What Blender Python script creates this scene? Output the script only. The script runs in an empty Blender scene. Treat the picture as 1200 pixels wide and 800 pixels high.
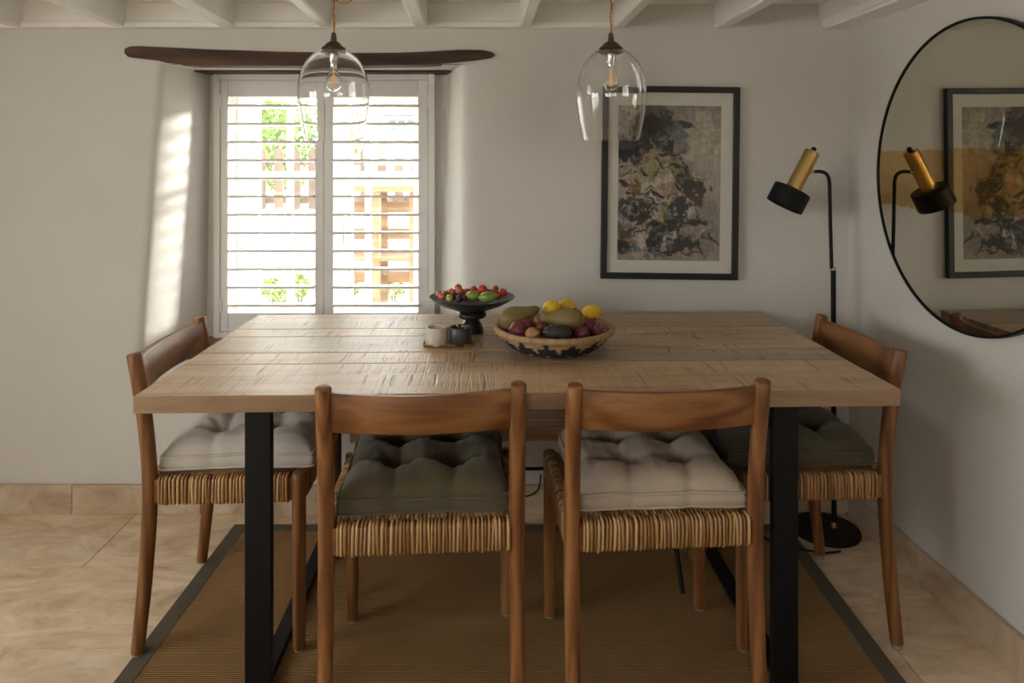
import bpy, bmesh, math, random
import numpy as np
from mathutils import Vector, Matrix, noise

random.seed(7)
scene = bpy.context.scene
COL = scene.collection

# ------------------------------------------------------------------ camera
F_PX, HOR, CAM_Z = 841.0, 190.0, 1.30          # focal length and horizon row in a 1200x800 frame
cam_d = bpy.data.cameras.new('camera')
cam = bpy.data.objects.new('camera', cam_d)
COL.objects.link(cam)
cam.location = (0, 0, CAM_Z)
cam.rotation_euler = (math.pi / 2, 0, 0)
cam_d.sensor_width = 36.0
cam_d.lens = F_PX / 1200 * 36.0
cam_d.shift_y = -(400 - HOR) / 1200
cam_d.clip_start = 0.02
scene.camera = cam

# ------------------------------------------------------------------ sky, sun, exposure
SKY, SUN, EXPO = 7.0, 24.0, 0.75
world = bpy.data.worlds.new('sky')
scene.world = world
world.use_nodes = True
bg = world.node_tree.nodes['Background']
bg.inputs[0].default_value = (1.0, 0.988, 0.96, 1)
bg.inputs[1].default_value = SKY
sun_d = bpy.data.lights.new('sun', 'SUN')
sun_d.energy = SUN
sun_d.angle = math.radians(15)
sun_d.color = (1.0, 0.95, 0.86)
sun = bpy.data.objects.new('sun', sun_d)
COL.objects.link(sun)
SUN_DIR = Vector((-0.76, -0.62, -0.19)).normalized()
sun.rotation_euler = SUN_DIR.to_track_quat('-Z', 'Y').to_euler()


def portal(name, loc, direction, w, h):
    d = bpy.data.lights.new(name, 'AREA')
    d.shape = 'RECTANGLE'
    d.size, d.size_y = w, h
    d.cycles.is_portal = True
    o = bpy.data.objects.new(name, d)
    COL.objects.link(o)
    o.location = loc
    o.rotation_euler = Vector(direction).to_track_quat('-Z', 'Y').to_euler()


scene.view_settings.view_transform = 'Standard'
scene.view_settings.look = 'None'
scene.view_settings.gamma = 1.0
scene.view_settings.use_curve_mapping = False
scene.view_settings.exposure = EXPO
scene.cycles.max_bounces = 14
scene.cycles.diffuse_bounces = 7
scene.cycles.glossy_bounces = 6
scene.cycles.transmission_bounces = 12
scene.cycles.transparent_max_bounces = 16
scene.cycles.sample_clamp_indirect = 6.0


def at_y(px, py, y):
    """photo pixel -> point on the plane at distance y"""
    return Vector(((px - 600) / F_PX * y, y, CAM_Z + (HOR - py) / F_PX * y))


def at_z(px, py, z):
    y = F_PX * (CAM_Z - z) / (py - HOR)
    return Vector(((px - 600) / F_PX * y, y, z))


# ------------------------------------------------------------------ node helpers
def lin(c):
    return tuple(((v / 255) / 12.92 if v <= 10 else ((v / 255 + 0.055) / 1.055) ** 2.4) for v in c)


class Mat:
    def __init__(s, name):
        s.m = bpy.data.materials.new(name)
        s.m.use_nodes = True
        s.nt = s.m.node_tree
        s.b = s.nt.nodes['Principled BSDF']

    def n(s, t, **kw):
        nd = s.nt.nodes.new(t)
        for k, v in kw.items():
            if k in nd.inputs:
                s.set(nd.inputs[k], v)
            else:
                setattr(nd, k, v)
        return nd

    def set(s, inp, v):
        if isinstance(v, bpy.types.NodeSocket):
            s.nt.links.new(v, inp)
        elif isinstance(v, (tuple, list)) and len(v) == 3 and inp.type == 'RGBA':
            inp.default_value = (*v, 1)
        else:
            inp.default_value = v

    def put(s, key, v):
        s.set(s.b.inputs[key], v)
        return s

    def coords(s, scale=(1, 1, 1), rand=0.0, rot=(0, 0, 0)):
        tc = s.n('ShaderNodeTexCoord')
        out = tc.outputs['Object']
        if rand:
            oi = s.n('ShaderNodeObjectInfo')
            mul = s.n('ShaderNodeMath', operation='MULTIPLY')
            s.set(mul.inputs[0], oi.outputs['Random'])
            mul.inputs[1].default_value = rand
            add = s.n('ShaderNodeVectorMath', operation='ADD')
            s.set(add.inputs[0], out)
            s.set(add.inputs[1], mul.outputs[0])
            out = add.outputs[0]
        mp = s.n('ShaderNodeMapping')
        mp.inputs['Scale'].default_value = scale
        mp.inputs['Rotation'].default_value = rot
        s.set(mp.inputs['Vector'], out)
        return mp.outputs[0]

    def noise(s, vec, scale, detail=4, rough=0.55, dist=0.0):
        nd = s.n('ShaderNodeTexNoise')
        s.set(nd.inputs['Vector'], vec)
        nd.inputs['Scale'].default_value = scale
        nd.inputs['Detail'].default_value = detail
        nd.inputs['Roughness'].default_value = rough
        nd.inputs['Distortion'].default_value = dist
        return nd.outputs['Fac']

    def wave(s, vec, scale, dist=0, detail=2, dscale=1.0, axis='X', typ='BANDS'):
        nd = s.n('ShaderNodeTexWave', wave_type=typ)
        if typ == 'BANDS':
            nd.bands_direction = axis
        else:
            nd.rings_direction = axis
        s.set(nd.inputs['Vector'], vec)
        nd.inputs['Scale'].default_value = scale
        nd.inputs['Distortion'].default_value = dist
        nd.inputs['Detail'].default_value = detail
        nd.inputs['Detail Scale'].default_value = dscale
        return nd.outputs['Fac']

    def ramp(s, fac, stops, interp='LINEAR'):
        nd = s.n('ShaderNodeValToRGB')
        nd.color_ramp.interpolation = interp
        els = nd.color_ramp.elements
        while len(els) < len(stops):
            els.new(0.5)
        for e, (p, c) in zip(els, stops):
            e.position = p
            e.color = (*c, 1) if len(c) == 3 else c
        s.set(nd.inputs[0], fac)
        return nd.outputs[0]

    def mix(s, fac, a, b, blend='MIX'):
        nd = s.n('ShaderNodeMix', data_type='RGBA', blend_type=blend)
        s.set(nd.inputs[0], fac)
        s.set(nd.inputs[6], a)
        s.set(nd.inputs[7], b)
        return nd.outputs[2]

    def math(s, op, a, b=0.0, c=None):
        nd = s.n('ShaderNodeMath', operation=op)
        s.set(nd.inputs[0], a)
        s.set(nd.inputs[1], b)
        if c is not None:
            s.set(nd.inputs[2], c)
        return nd.outputs[0]

    def sep(s, vec):
        nd = s.n('ShaderNodeSeparateXYZ')
        s.set(nd.inputs[0], vec)
        return nd.outputs

    def rnd(s):
        return s.n('ShaderNodeObjectInfo').outputs['Random']

    def hsv(s, col, h=0.5, sat=1.0, v=1.0):
        nd = s.n('ShaderNodeHueSaturation')
        s.set(nd.inputs['Hue'], h)
        s.set(nd.inputs['Saturation'], sat)
        s.set(nd.inputs['Value'], v)
        s.set(nd.inputs['Color'], col)
        return nd.outputs[0]

    def bump(s, h, strength=0.3, dist=0.01, chain=None):
        nd = s.n('ShaderNodeBump')
        nd.inputs['Strength'].default_value = strength
        nd.inputs['Distance'].default_value = dist
        s.set(nd.inputs['Height'], h)
        if chain is not None:
            s.set(nd.inputs['Normal'], chain)
        s.set(s.b.inputs['Normal'], nd.outputs[0])
        return nd.outputs[0]


def plain(name, col, rough=0.5, metal=0.0, vary=0.06, spec=0.5, nscale=30):
    m = Mat(name)
    v = m.coords()
    f = m.noise(v, nscale, 3)
    c = m.mix(f, tuple(x * (1 - vary) for x in col), tuple(min(1, x * (1 + vary)) for x in col))
    m.put('Base Color', c).put('Roughness', rough).put('Metallic', metal).put('Specular IOR Level', spec)
    return m.m


def plaster(name, col, bump=0.25, vary=0.05):
    m = Mat(name)
    v = m.coords()
    a = m.noise(v, 1.4, 4, 0.6)
    c = m.mix(a, tuple(x * (1 - vary) for x in col), tuple(min(1, x * (1 + vary)) for x in col))
    m.put('Base Color', c).put('Roughness', 0.75).put('Specular IOR Level', 0.3)
    h1 = m.noise(v, 7, 5, 0.6)
    h2 = m.noise(v, 70, 4, 0.7)
    n1 = m.bump(h1, bump, 0.02)
    m.bump(h2, bump * 0.7, 0.003, n1)
    return m.m


def wood(name, dark, mid, light, axis='Z', rough=0.45, scale=1.0, rand=9.0, tone=0.25, bump=0.12, spec=0.4):
    m = Mat(name)
    st = {'X': (0.09, 1, 1), 'Y': (1, 0.09, 1), 'Z': (1, 1, 0.09)}[axis]
    v = m.coords(tuple(q * scale for q in st), rand)
    big = m.noise(v, 14, 5, 0.6, 1.2)
    fine = m.noise(v, 130, 4, 0.65)
    w = m.wave(v, 9, 7.0, 3, 1.4, axis='Y' if axis != 'Y' else 'X')
    f = m.math('MULTIPLY_ADD', w, 0.35, m.math('MULTIPLY', big, 0.65))
    c = m.ramp(f, [(0.22, dark), (0.48, mid), (0.75, light)])
    c2 = m.mix(m.ramp(fine, [(0.35, (0, 0, 0)), (0.6, (1, 1, 1))]), tuple(q * 0.72 for q in mid), c)
    c2 = m.mix(0.72, c2, c)
    val = m.math('MULTIPLY_ADD', m.rnd(), tone, 1.0 - tone / 2)
    c3 = m.hsv(c2, 0.5, 1.0, val)
    m.put('Base Color', c3).put('Roughness', m.math('MULTIPLY_ADD', fine, 0.2, rough - 0.1)).put('Specular IOR Level', spec)
    m.bump(m.math('ADD', big, m.math('MULTIPLY', fine, 0.5)), bump, 0.003)
    return m.m


# ------------------------------------------------------------------ materials
M = {}
M['wall'] = plaster('wall_plaster', (0.645, 0.626, 0.595), 0.22)
M['wall_out'] = plaster('outer_render', (0.42, 0.40, 0.37), 0.3)
M['paint_white'] = plain('white_paint', (0.87, 0.87, 0.855), 0.5, vary=0.03, nscale=12)
M['shutter_white'] = plain('shutter_paint', (0.77, 0.765, 0.75), 0.42, vary=0.02, nscale=12)
M['black_metal'] = plain('black_metal', (0.0045, 0.0045, 0.005), 0.5, 0.0, 0.2, 0.25)
M['black_frame'] = plain('black_painted_wood', (0.012, 0.011, 0.011), 0.4, vary=0.2)
M['brass'] = plain('brushed_brass', (0.56, 0.40, 0.17), 0.34, 1.0, 0.06)
M['bronze'] = plain('aged_bronze', (0.10, 0.075, 0.05), 0.45, 0.8, 0.3)
M['chrome'] = plain('steel', (0.6, 0.6, 0.6), 0.25, 1.0)
M['mat_board'] = plain('mat_board', (0.70, 0.665, 0.62), 0.8, vary=0.02)
M['lintel'] = wood('lintel_oak', (0.022, 0.011, 0.006), (0.06, 0.027, 0.014), (0.12, 0.058, 0.03), 'X', 0.6, 1.2, 0, 0, 0.4)
M['chair_z'] = wood('chair_wood_upright', (0.11, 0.040, 0.012), (0.215, 0.087, 0.028), (0.31, 0.145, 0.053), 'Z', 0.42, 1.3)
M['chair_x'] = wood('chair_wood_rail', (0.11, 0.040, 0.012), (0.215, 0.087, 0.028), (0.31, 0.145, 0.053), 'X', 0.40, 1.1)
M['bench_wood'] = wood('bench_wood', (0.24, 0.14, 0.075), (0.38, 0.24, 0.135), (0.48, 0.33, 0.20), 'X', 0.4, 1.0)
M['garden_wood'] = wood('garden_timber', (0.10, 0.055, 0.026), (0.155, 0.09, 0.045), (0.21, 0.13, 0.07), 'X', 0.7, 0.6)
M['fence_wood'] = wood('fence_timber', (0.07, 0.05, 0.035), (0.11, 0.08, 0.058), (0.15, 0.115, 0.085), 'Z', 0.8, 0.6)
M['foot_pad'] = plain('foot_pad', (0.30, 0.27, 0.23), 0.5)


def table_mat():
    m = Mat('sawn_mango_wood')
    v = m.coords((0.12, 1, 1), 7.0)
    v2 = m.coords((1, 1, 1), 7.0, (0, 0, 0.07))
    big = m.noise(v, 13, 5, 0.6, 1.0)
    fine = m.noise(v, 110, 4, 0.7)
    c = m.ramp(big, [(0.25, (0.33, 0.21, 0.118)), (0.5, (0.52, 0.365, 0.225)), (0.78, (0.64, 0.485, 0.325))])
    # saw marks across the boards
    saw = m.noise(m.coords((1, 0.045, 1), 7.0, (0, 0, 0.08)), 75, 2, 0.5)
    saw2 = m.noise(m.coords((1, 0.03, 1), 3.0, (0, 0, 0.08)), 210, 2, 0.6)
    mask = m.ramp(m.noise(m.coords((0.6, 2.2, 1), 5.0), 6, 3), [(0.36, (0.12, 0.12, 0.12)), (0.58, (1, 1, 1))])
    line = m.ramp(saw, [(0.30, (1, 1, 1)), (0.39, (0, 0, 0))])
    line2 = m.ramp(saw2, [(0.34, (1, 1, 1)), (0.50, (0, 0, 0))])
    marks = m.math('MULTIPLY', m.math('ADD', m.math('MULTIPLY', line, 0.75), m.math('MULTIPLY', line2, 0.35)), mask)
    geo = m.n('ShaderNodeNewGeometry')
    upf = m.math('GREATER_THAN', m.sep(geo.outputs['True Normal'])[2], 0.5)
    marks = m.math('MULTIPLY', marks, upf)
    c = m.mix(upf, m.hsv(c, 0.49, 1.1, 0.52), c)          # side faces darkened, shade of the table edge put into the colour
    c = m.mix(marks, c, (0.15, 0.09, 0.045))
    knots = m.ramp(m.noise(m.coords((0.5, 1, 1), 5.0), 9, 2), [(0.70, (0, 0, 0)), (0.78, (1, 1, 1))])
    c = m.mix(m.math('MULTIPLY', knots, 0.5), c, (0.16, 0.08, 0.035))
    c = m.hsv(c, 0.5, m.math('MULTIPLY_ADD', m.rnd(), 0.25, 0.85), m.math('MULTIPLY_ADD', m.rnd(), 0.36, 0.85))
    m.put('Base Color', c).put('Specular IOR Level', 0.6)
    m.put('Roughness', m.math('MULTIPLY_ADD', fine, 0.26, 0.27))
    n1 = m.bump(m.math('MULTIPLY', marks, -1.0), 0.7, 0.002)
    m.bump(m.math('ADD', big, m.math('MULTIPLY', fine, 0.6)), 0.25, 0.003, n1)
    return m.m


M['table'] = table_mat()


def travertine(name, k=1.0):
    m = Mat(name)
    v = m.coords((0.7, 1.5, 1.0), 11.0)
    a = m.noise(v, 4.5, 7, 0.68, 1.4)
    b = m.noise(v, 30, 5, 0.65)
    c = m.ramp(a, [(0.28, (0.37 * k, 0.25 * k, 0.15 * k)), (0.42, (0.52 * k, 0.39 * k, 0.265 * k)), (0.55, (0.63 * k, 0.50 * k, 0.36 * k)), (0.72, (0.74 * k, 0.63 * k, 0.49 * k))])
    pits = m.ramp(b, [(0.30, (1, 1, 1)), (0.40, (0, 0, 0))])
    c = m.mix(m.math('MULTIPLY', pits, 0.35), c, (0.30 * k, 0.21 * k, 0.13 * k))
    c = m.hsv(c, 0.5, 1.0, m.math('MULTIPLY_ADD', m.rnd(), 0.12, 0.94))
    m.put('Base Color', c).put('Roughness', m.math('MULTIPLY_ADD', a, 0.25, 0.30))
    m.bump(m.math('SUBTRACT', a, pits), 0.10, 0.004)
    return m.m


M['tile'] = travertine('travertine_floor', 1.28)
M['skirt'] = travertine('travertine_skirting', 0.93)
M['grout'] = plain('grout', (0.36, 0.29, 0.21), 0.9)


def linen(name, col, dark):
    m = Mat(name)
    v = m.coords()
    wx = m.wave(v, 230, 1.2, 1, 3, axis='X')
    wy = m.wave(v, 230, 1.2, 1, 3, axis='Y')
    w = m.math('MULTIPLY', wx, wy)
    sl = m.noise(m.coords((1, 0.06, 1)), 160, 2)
    a = m.noise(v, 9, 3)
    c = m.mix(a, dark, col)
    c = m.mix(m.math('MULTIPLY', sl, 0.35), c, tuple(q * 0.62 for q in col))
    m.put('Base Color', c).put('Roughness', 0.9).put('Specular IOR Level', 0.2)
    m.put('Sheen Weight', 0.25).put('Sheen Roughness', 0.5)
    m.bump(m.math('ADD', w, sl), 0.25, 0.0015)
    return m.m


M['linen_pale'] = linen('pale_linen', (0.60, 0.55, 0.49), (0.52, 0.47, 0.41))
M['linen_beige'] = linen('beige_linen', (0.52, 0.44, 0.355), (0.45, 0.375, 0.30))
M['linen_olive'] = linen('olive_linen', (0.112, 0.091, 0.048), (0.084, 0.068, 0.035))
M['linen_dark'] = linen('dark_olive_linen', (0.090, 0.077, 0.042), (0.068, 0.058, 0.03))


def rattan_mat():
    m = Mat('rattan_peel')
    g = m.n('ShaderNodeNewGeometry')
    r = g.outputs['Random Per Island']
    c = m.ramp(r, [(0.0, (0.24, 0.115, 0.038)), (0.35, (0.42, 0.225, 0.085)), (0.7, (0.54, 0.32, 0.135)), (1.0, (0.66, 0.44, 0.22))])
    s_ = m.noise(m.coords((1, 1, 0.4)), 60, 3)
    c = m.mix(m.math('MULTIPLY', s_, 0.4), c, (0.17, 0.085, 0.032))
    m.put('Base Color', c).put('Roughness', 0.42)
    return m.m


M['rattan'] = rattan_mat()


def jute_mat():
    m = Mat('woven_jute')
    v = m.coords()
    ribs = m.wave(v, 42, 0.7, 2, 2.0, axis='Y')
    cross = m.wave(v, 62, 1.5, 2, 2.0, axis='X')
    a = m.noise(v, 3, 3)
    b = m.noise(v, 90, 3, 0.7)
    h = m.math('ADD', m.math('MULTIPLY', ribs, 0.8), m.math('MULTIPLY', m.math('MULTIPLY', cross, ribs), 0.5))
    c = m.ramp(h, [(0.05, (0.18, 0.09, 0.036)), (0.5, (0.44, 0.245, 0.105)), (1.0, (0.58, 0.35, 0.165))])
    c = m.mix(m.math('MULTIPLY', b, 0.5), c, (0.26, 0.17, 0.085))
    c = m.hsv(c, 0.5, 1.0, m.math('MULTIPLY_ADD', a, 0.3, 0.84))
    m.put('Base Color', c).put('Roughness', 0.95).put('Specular IOR Level', 0.1)
    m.bump(h, 0.8, 0.004)
    return m.m


M['jute'] = jute_mat()
M['rug_border'] = plain('rug_binding', (0.135, 0.115, 0.085), 0.9, vary=0.2, spec=0.1, nscale=200)


def glass_solid(name, tint=(1, 1, 1), ior=1.45):
    m = Mat(name)
    m.put('Base Color', tint).put('Roughness', 0.0).put('Transmission Weight', 1.0).put('IOR', ior)
    return m.m


def glass_thin(name):
    m = Mat(name)
    t = m.n('ShaderNodeBsdfTransparent')
    t.inputs[0].default_value = (0.97, 0.98, 0.975, 1)
    g = m.n('ShaderNodeBsdfGlossy')
    g.inputs['Roughness'].default_value = 0.0
    fr = m.n('ShaderNodeFresnel')
    geo = m.n('ShaderNodeNewGeometry')
    m.set(fr.inputs['IOR'], m.math('MULTIPLY_ADD', geo.outputs['Backfacing'], 1 / 1.45 - 1.45, 1.45))   # same pane reflectance from both sides
    mx = m.n('ShaderNodeMixShader')
    m.set(mx.inputs[0], fr.outputs[0])
    m.set(mx.inputs[1], t.outputs[0])
    m.set(mx.inputs[2], g.outputs[0])
    out = m.nt.nodes['Material Output']
    m.nt.links.new(mx.outputs[0], out.inputs['Surface'])
    return m.m


M['glass'] = glass_solid('blown_glass')
M['pane'] = glass_thin('window_glass')
fil = Mat('filament')
fil.put('Base Color', (0.8, 0.45, 0.1)).put('Emission Color', (1.0, 0.55, 0.15)).put('Emission Strength', 0.25)
M['filament'] = fil.m
M['cord'] = plain('twisted_gold_flex', (0.42, 0.20, 0.045), 0.6, vary=0.35, nscale=400)


def mirror_mat():
    m = Mat('antiqued_mirror')
    v = m.coords()
    o = m.sep(v)
    n1 = m.noise(m.coords((1, 1.0, 1)), 6, 5, 0.7)
    n2 = m.noise(m.coords((1, 1.0, 1)), 26, 4, 0.7)
    wob = m.math('MULTIPLY_ADD', n1, 0.085, m.math('MULTIPLY', n2, 0.02))
    zt = m.math('ADD', o[2], m.math('MULTIPLY', wob, 0.5))
    zb = m.math('ADD', o[2], wob)
    up = m.math('LESS_THAN', zt, 0.105)
    lo = m.math('GREATER_THAN', zb, -0.055)
    band = m.math('MULTIPLY', up, lo)
    sil = m.mix(m.noise(v, 5, 4), (0.66, 0.63, 0.54), (0.74, 0.72, 0.64))
    gold = m.mix(m.noise(v, 40, 4), (0.55, 0.37, 0.16), (0.70, 0.50, 0.24))
    m.put('Base Color', m.mix(band, sil, gold)).put('Metallic', 1.0)
    m.put('Roughness', m.math('MULTIPLY_ADD', band, 0.022, 0.010))
    return m.m


M['mirror'] = mirror_mat()


# ------------------------------------------------------------------ mesh builder
class MB:
    def __init__(s):
        s.v, s.f = [], []

    def add(s, vs, fs):
        k = len(s.v)
        s.v += [tuple(p) for p in vs]
        s.f += [tuple(i + k for i in f) for f in fs]
        return s

    def box(s, c, size, bev=0.0, rot=None):
        bm = bmesh.new()
        bmesh.ops.create_cube(bm, size=1)
        bmesh.ops.scale(bm, vec=size, verts=bm.verts)
        if bev:
            bmesh.ops.bevel(bm, geom=bm.edges[:], offset=bev, segments=2, profile=0.5, affect='EDGES')
        mt = Matrix.Translation(c) @ (rot.to_4x4() if rot is not None else Matrix())
        bm.verts.ensure_lookup_table()
        vs = [mt @ v.co for v in bm.verts]
        fs = [[v.index for v in f.verts] for f in bm.faces]
        bm.free()
        return s.add(vs, fs)

    def box2(s, a, b, bev=0.0):
        a, b = Vector(a), Vector(b)
        return s.box((a + b) / 2, tuple(abs(q) for q in (b - a)), bev)

    def tube(s, pts, r, seg=8, closed=False, caps=True, flat=1.0):
        pts = [Vector(p) for p in pts]
        n = len(pts)
        rs = r if isinstance(r, (list, tuple)) else [r] * n
        vs, fs = [], []
        up = None
        for i, p in enumerate(pts):
            if closed:
                t = pts[(i + 1) % n] - pts[i - 1]
            else:
                t = pts[min(i + 1, n - 1)] - pts[max(i - 1, 0)]
            t.normalize()
            if up is None:
                up = Vector((0, 0, 1)) if abs(t.z) < 0.9 else Vector((0, 1, 0))
            a = t.cross(up)
            if a.length < 1e-6:
                a = t.orthogonal()
            a.normalize()
            b = a.cross(t).normalized()
            up = b
            for k in range(seg):
                q = 2 * math.pi * k / seg
                vs.append(p + a * (math.cos(q) * rs[i]) + b * (math.sin(q) * rs[i] * flat))
        m = n if closed else n - 1
        for i in range(m):
            for k in range(seg):
                j = (i + 1) % n
                fs.append((i * seg + k, i * seg + (k + 1) % seg, j * seg + (k + 1) % seg, j * seg + k))
        if caps and not closed:
            fs.append(tuple(range(seg))[::-1])
            fs.append(tuple((n - 1) * seg + k for k in range(seg)))
        return s.add(vs, fs)

    def lathe(s, prof, seg=32, mat=None, fn=None):
        """profile of (r, z); fn may disturb points"""
        vs, fs = [], []
        rows = []
        for (r, z) in prof:
            if r < 1e-6:
                rows.append([len(vs)])
                vs.append(Vector((0, 0, z)))
            else:
                rows.append(list(range(len(vs), len(vs) + seg)))
                vs += [Vector((r * math.cos(2 * math.pi * k / seg), r * math.sin(2 * math.pi * k / seg), z)) for k in range(seg)]
        for a, b in zip(rows, rows[1:]):
            for k in range(seg):
                j = (k + 1) % seg
                if len(a) == 1 and len(b) == 1:
                    continue
                if len(a) == 1:
                    fs.append((a[0], b[j], b[k]))
                elif len(b) == 1:
                    fs.append((a[k], a[j], b[0]))
                else:
                    fs.append((a[k], a[j], b[j], b[k]))
        if fn:
            vs = [fn(p) for p in vs]
        if mat is not None:
            vs = [mat @ p for p in vs]
        return s.add(vs, fs)

    def prism(s, poly, axis_vec, depth=None):
        """poly: list of 3D points; extruded by axis_vec"""
        n = len(poly)
        a = Vector(axis_vec)
        vs = [Vector(p) for p in poly] + [Vector(p) + a for p in poly]
        fs = [tuple(range(n))[::-1], tuple(range(n, 2 * n))]
        fs += [(i, (i + 1) % n, n + (i + 1) % n, n + i) for i in range(n)]
        return s.add(vs, fs)

    def sheet(s, rows):
        n, m = len(rows), len(rows[0])
        vs = [p for r in rows for p in r]
        fs = [(i * m + j, i * m + j + 1, (i + 1) * m + j + 1, (i + 1) * m + j) for i in range(n - 1) for j in range(m - 1)]
        return s.add(vs, fs)

    def mesh(s, name, mat, smooth=False, angle=None):
        me = bpy.data.meshes.new(name)
        me.from_pydata(s.v, [], s.f)
        if mat is not None:
            me.materials.append(M[mat] if isinstance(mat, str) else mat)
        bm = bmesh.new()
        bm.from_mesh(me)
        bmesh.ops.recalc_face_normals(bm, faces=bm.faces)
        bm.to_mesh(me)
        bm.free()
        if smooth:
            me.polygons.foreach_set('use_smooth', [True] * len(me.polygons))
            if angle:
                me.set_sharp_from_angle(angle=math.radians(angle))
        me.update()
        return me

    def build(s, name, mat, parent=None, smooth=False, angle=None, loc=None, rot=None, kind=None):
        return link(name, s.mesh(name, mat, smooth, angle), parent, loc, rot, kind)


def link(name, me, parent=None, loc=None, rot=None, kind=None):
    o = bpy.data.objects.new(name, me)
    COL.objects.link(o)
    if parent:
        o.parent = parent
    if loc is not None:
        o.location = loc
    if rot is not None:
        o.rotation_euler = rot
    if kind:
        o['kind'] = kind
    return o


def tag(o, label, cat, group=None):
    o['label'] = label
    o['category'] = cat
    if group:
        o['group'] = group
    return o


def thing(name, label, cat, loc=(0, 0, 0), rz=0.0, group=None, rot=None):
    o = bpy.data.objects.new(name, None)
    o.empty_display_size = 0.05
    COL.objects.link(o)
    o.location = loc
    o.rotation_euler = rot if rot is not None else (0, 0, rz)
    return tag(o, label, cat, group)


def copy_tree(root, parent=None):
    c = root.copy()
    COL.objects.link(c)
    c.parent = parent
    for ch in list(root.children):
        copy_tree(ch, c)
    return c


def structure(o):
    o['kind'] = 'structure'
    return o


# ------------------------------------------------------------------ room dimensions
YB = 2.667                       # face of the back wall
CORNER_X = 1.253
RW = 37.0 / 841.0                # lean of the right wall's line, x per metre towards the camera
XL, YF = -2.75, -2.3             # left wall, front wall (behind the camera)
CEIL = 1.888
OUT_Y = 3.34                     # outer face of the back wall
SHUT_Y = 2.95
WX0, WX1 = -1.2207, -0.3157      # shutter frame
WZ0, WZ1 = 0.581, 1.662
RZ = math.atan(RW)               # the room's (and the table's) turn


def xr(y):
    return CORNER_X + RW * (YB - y)


# ---- floor with tiles
mb = MB()
mb.box2((XL - 0.3, YF - 0.3, -0.10), (xr(YF) + 0.3, YB + 0.3, -0.004))
floor = structure(mb.build('floor', 'grout'))
TL, TW = 0.79, 0.398
fl_rot = Matrix.Rotation(math.radians(1.6), 3, 'Z')
tile_me = MB().box((0, 0, -0.008), (TL - 0.0026, TW - 0.0026, 0.016), 0.0012).mesh('tile', 'tile')
offs = {0: -1.29, -1: -0.93, 1: -0.90, 2: -1.375}
cut_me = {}
for r in range(-10, 3):
    y0 = 1.945 + (r) * TW           # lower joint of row r at x = 0 (rotated frame)
    off = offs.get(r - 0 + 0, -1.29 + 0.31 * ((r * 7) % 5) / 2)
    if r == -1:
        off = -1.29
    if r == 0:
        off = -0.90
    if r == 1:
        off = -1.315
    for k in range(-3, 5):
        x0 = off + k * TL
        c = Vector((x0 + TL / 2, y0 + TW / 2, 0))
        p = fl_rot @ c
        if p.x < XL - 0.3 or p.x > xr(p.y) + 0.36 or p.y > YB + 0.1 or p.y < YF - 0.1:
            continue
        link('tile', tile_me, floor, p, (0, 0, math.radians(1.6)))


# ---- back wall with a deep splayed window opening
def wob(x, z, amp=0.004):
    return amp * noise.noise(Vector((x * 1.3, z * 1.3, 4.2))) + 0.4 * amp * noise.noise(Vector((x * 4, z * 4, 9.1)))


def arc(p0, p1, p2, n=6):
    """smooth corner through control point p1"""
    out = []
    for i in range(n + 1):
        t = i / n
        out.append(((1 - t) ** 2 * p0[0] + 2 * t * (1 - t) * p1[0] + t * t * p2[0],
                    (1 - t) ** 2 * p0[1] + 2 * t * (1 - t) * p1[1] + t * t * p2[1]))
    return out


mb = MB()
SILL_Z, SOFF_Z = 0.565, 1.665
rows = []
NZ = 24
for i in range(NZ + 1):
    z = SILL_Z + (SOFF_Z - SILL_Z) * i / NZ
    t = i / NZ
    xf = -1.385 + (-1.300 + 1.385) * t
    xb = -1.262 + (-1.245 + 1.262) * t
    d = Vector((xb - xf, SHUT_Y - YB)).normalized()
    sec = [(XL - 0.4 + (xf - 0.03 - XL + 0.4) * k / 12, YB) for k in range(12)]
    sec += arc((xf - 0.03, YB), (xf, YB), (xf + d.x * 0.03, YB + d.y * 0.03))
    sec += [(xf + (xb - xf) * k / 5, YB + (SHUT_Y - YB) * k / 5) for k in range(1, 6)]
    sec += [(xb + 0.001, SHUT_Y + 0.012), (WX0 + 0.02, SHUT_Y + 0.012), (WX0 + 0.02, OUT_Y), (XL - 0.4, OUT_Y)]
    rows.append([(x, y + (wob(x, z) if y < 2.9 else 0), z) for x, y in sec])
mb.sheet(rows)
rows = []
for i in range(NZ + 1):
    z = SILL_Z + (SOFF_Z - SILL_Z) * i / NZ
    t = i / NZ
    xf = -0.172 - 0.012 * t
    xb = -0.298 + 0.032 * t
    d = Vector((xb - xf, SHUT_Y - YB)).normalized()
    sec = [(2.3 + (xf + 0.05 - 2.3) * k / 16, YB) for k in range(16)]
    sec += arc((xf + 0.05, YB), (xf, YB), (xf + d.x * 0.06, YB + d.y * 0.06), 8)
    sec += [(xf + (xb - xf) * k / 5, YB + (SHUT_Y - YB) * k / 5) for k in range(2, 6)]
    sec += [(xb - 0.001, SHUT_Y + 0.012), (WX1 - 0.02, SHUT_Y + 0.012), (WX1 - 0.02, OUT_Y), (2.3, OUT_Y)]
    rows.append([(x, y + (wob(x, z) if y < 2.9 else 0), z) for x, y in sec])
mb.sheet(rows)
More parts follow.
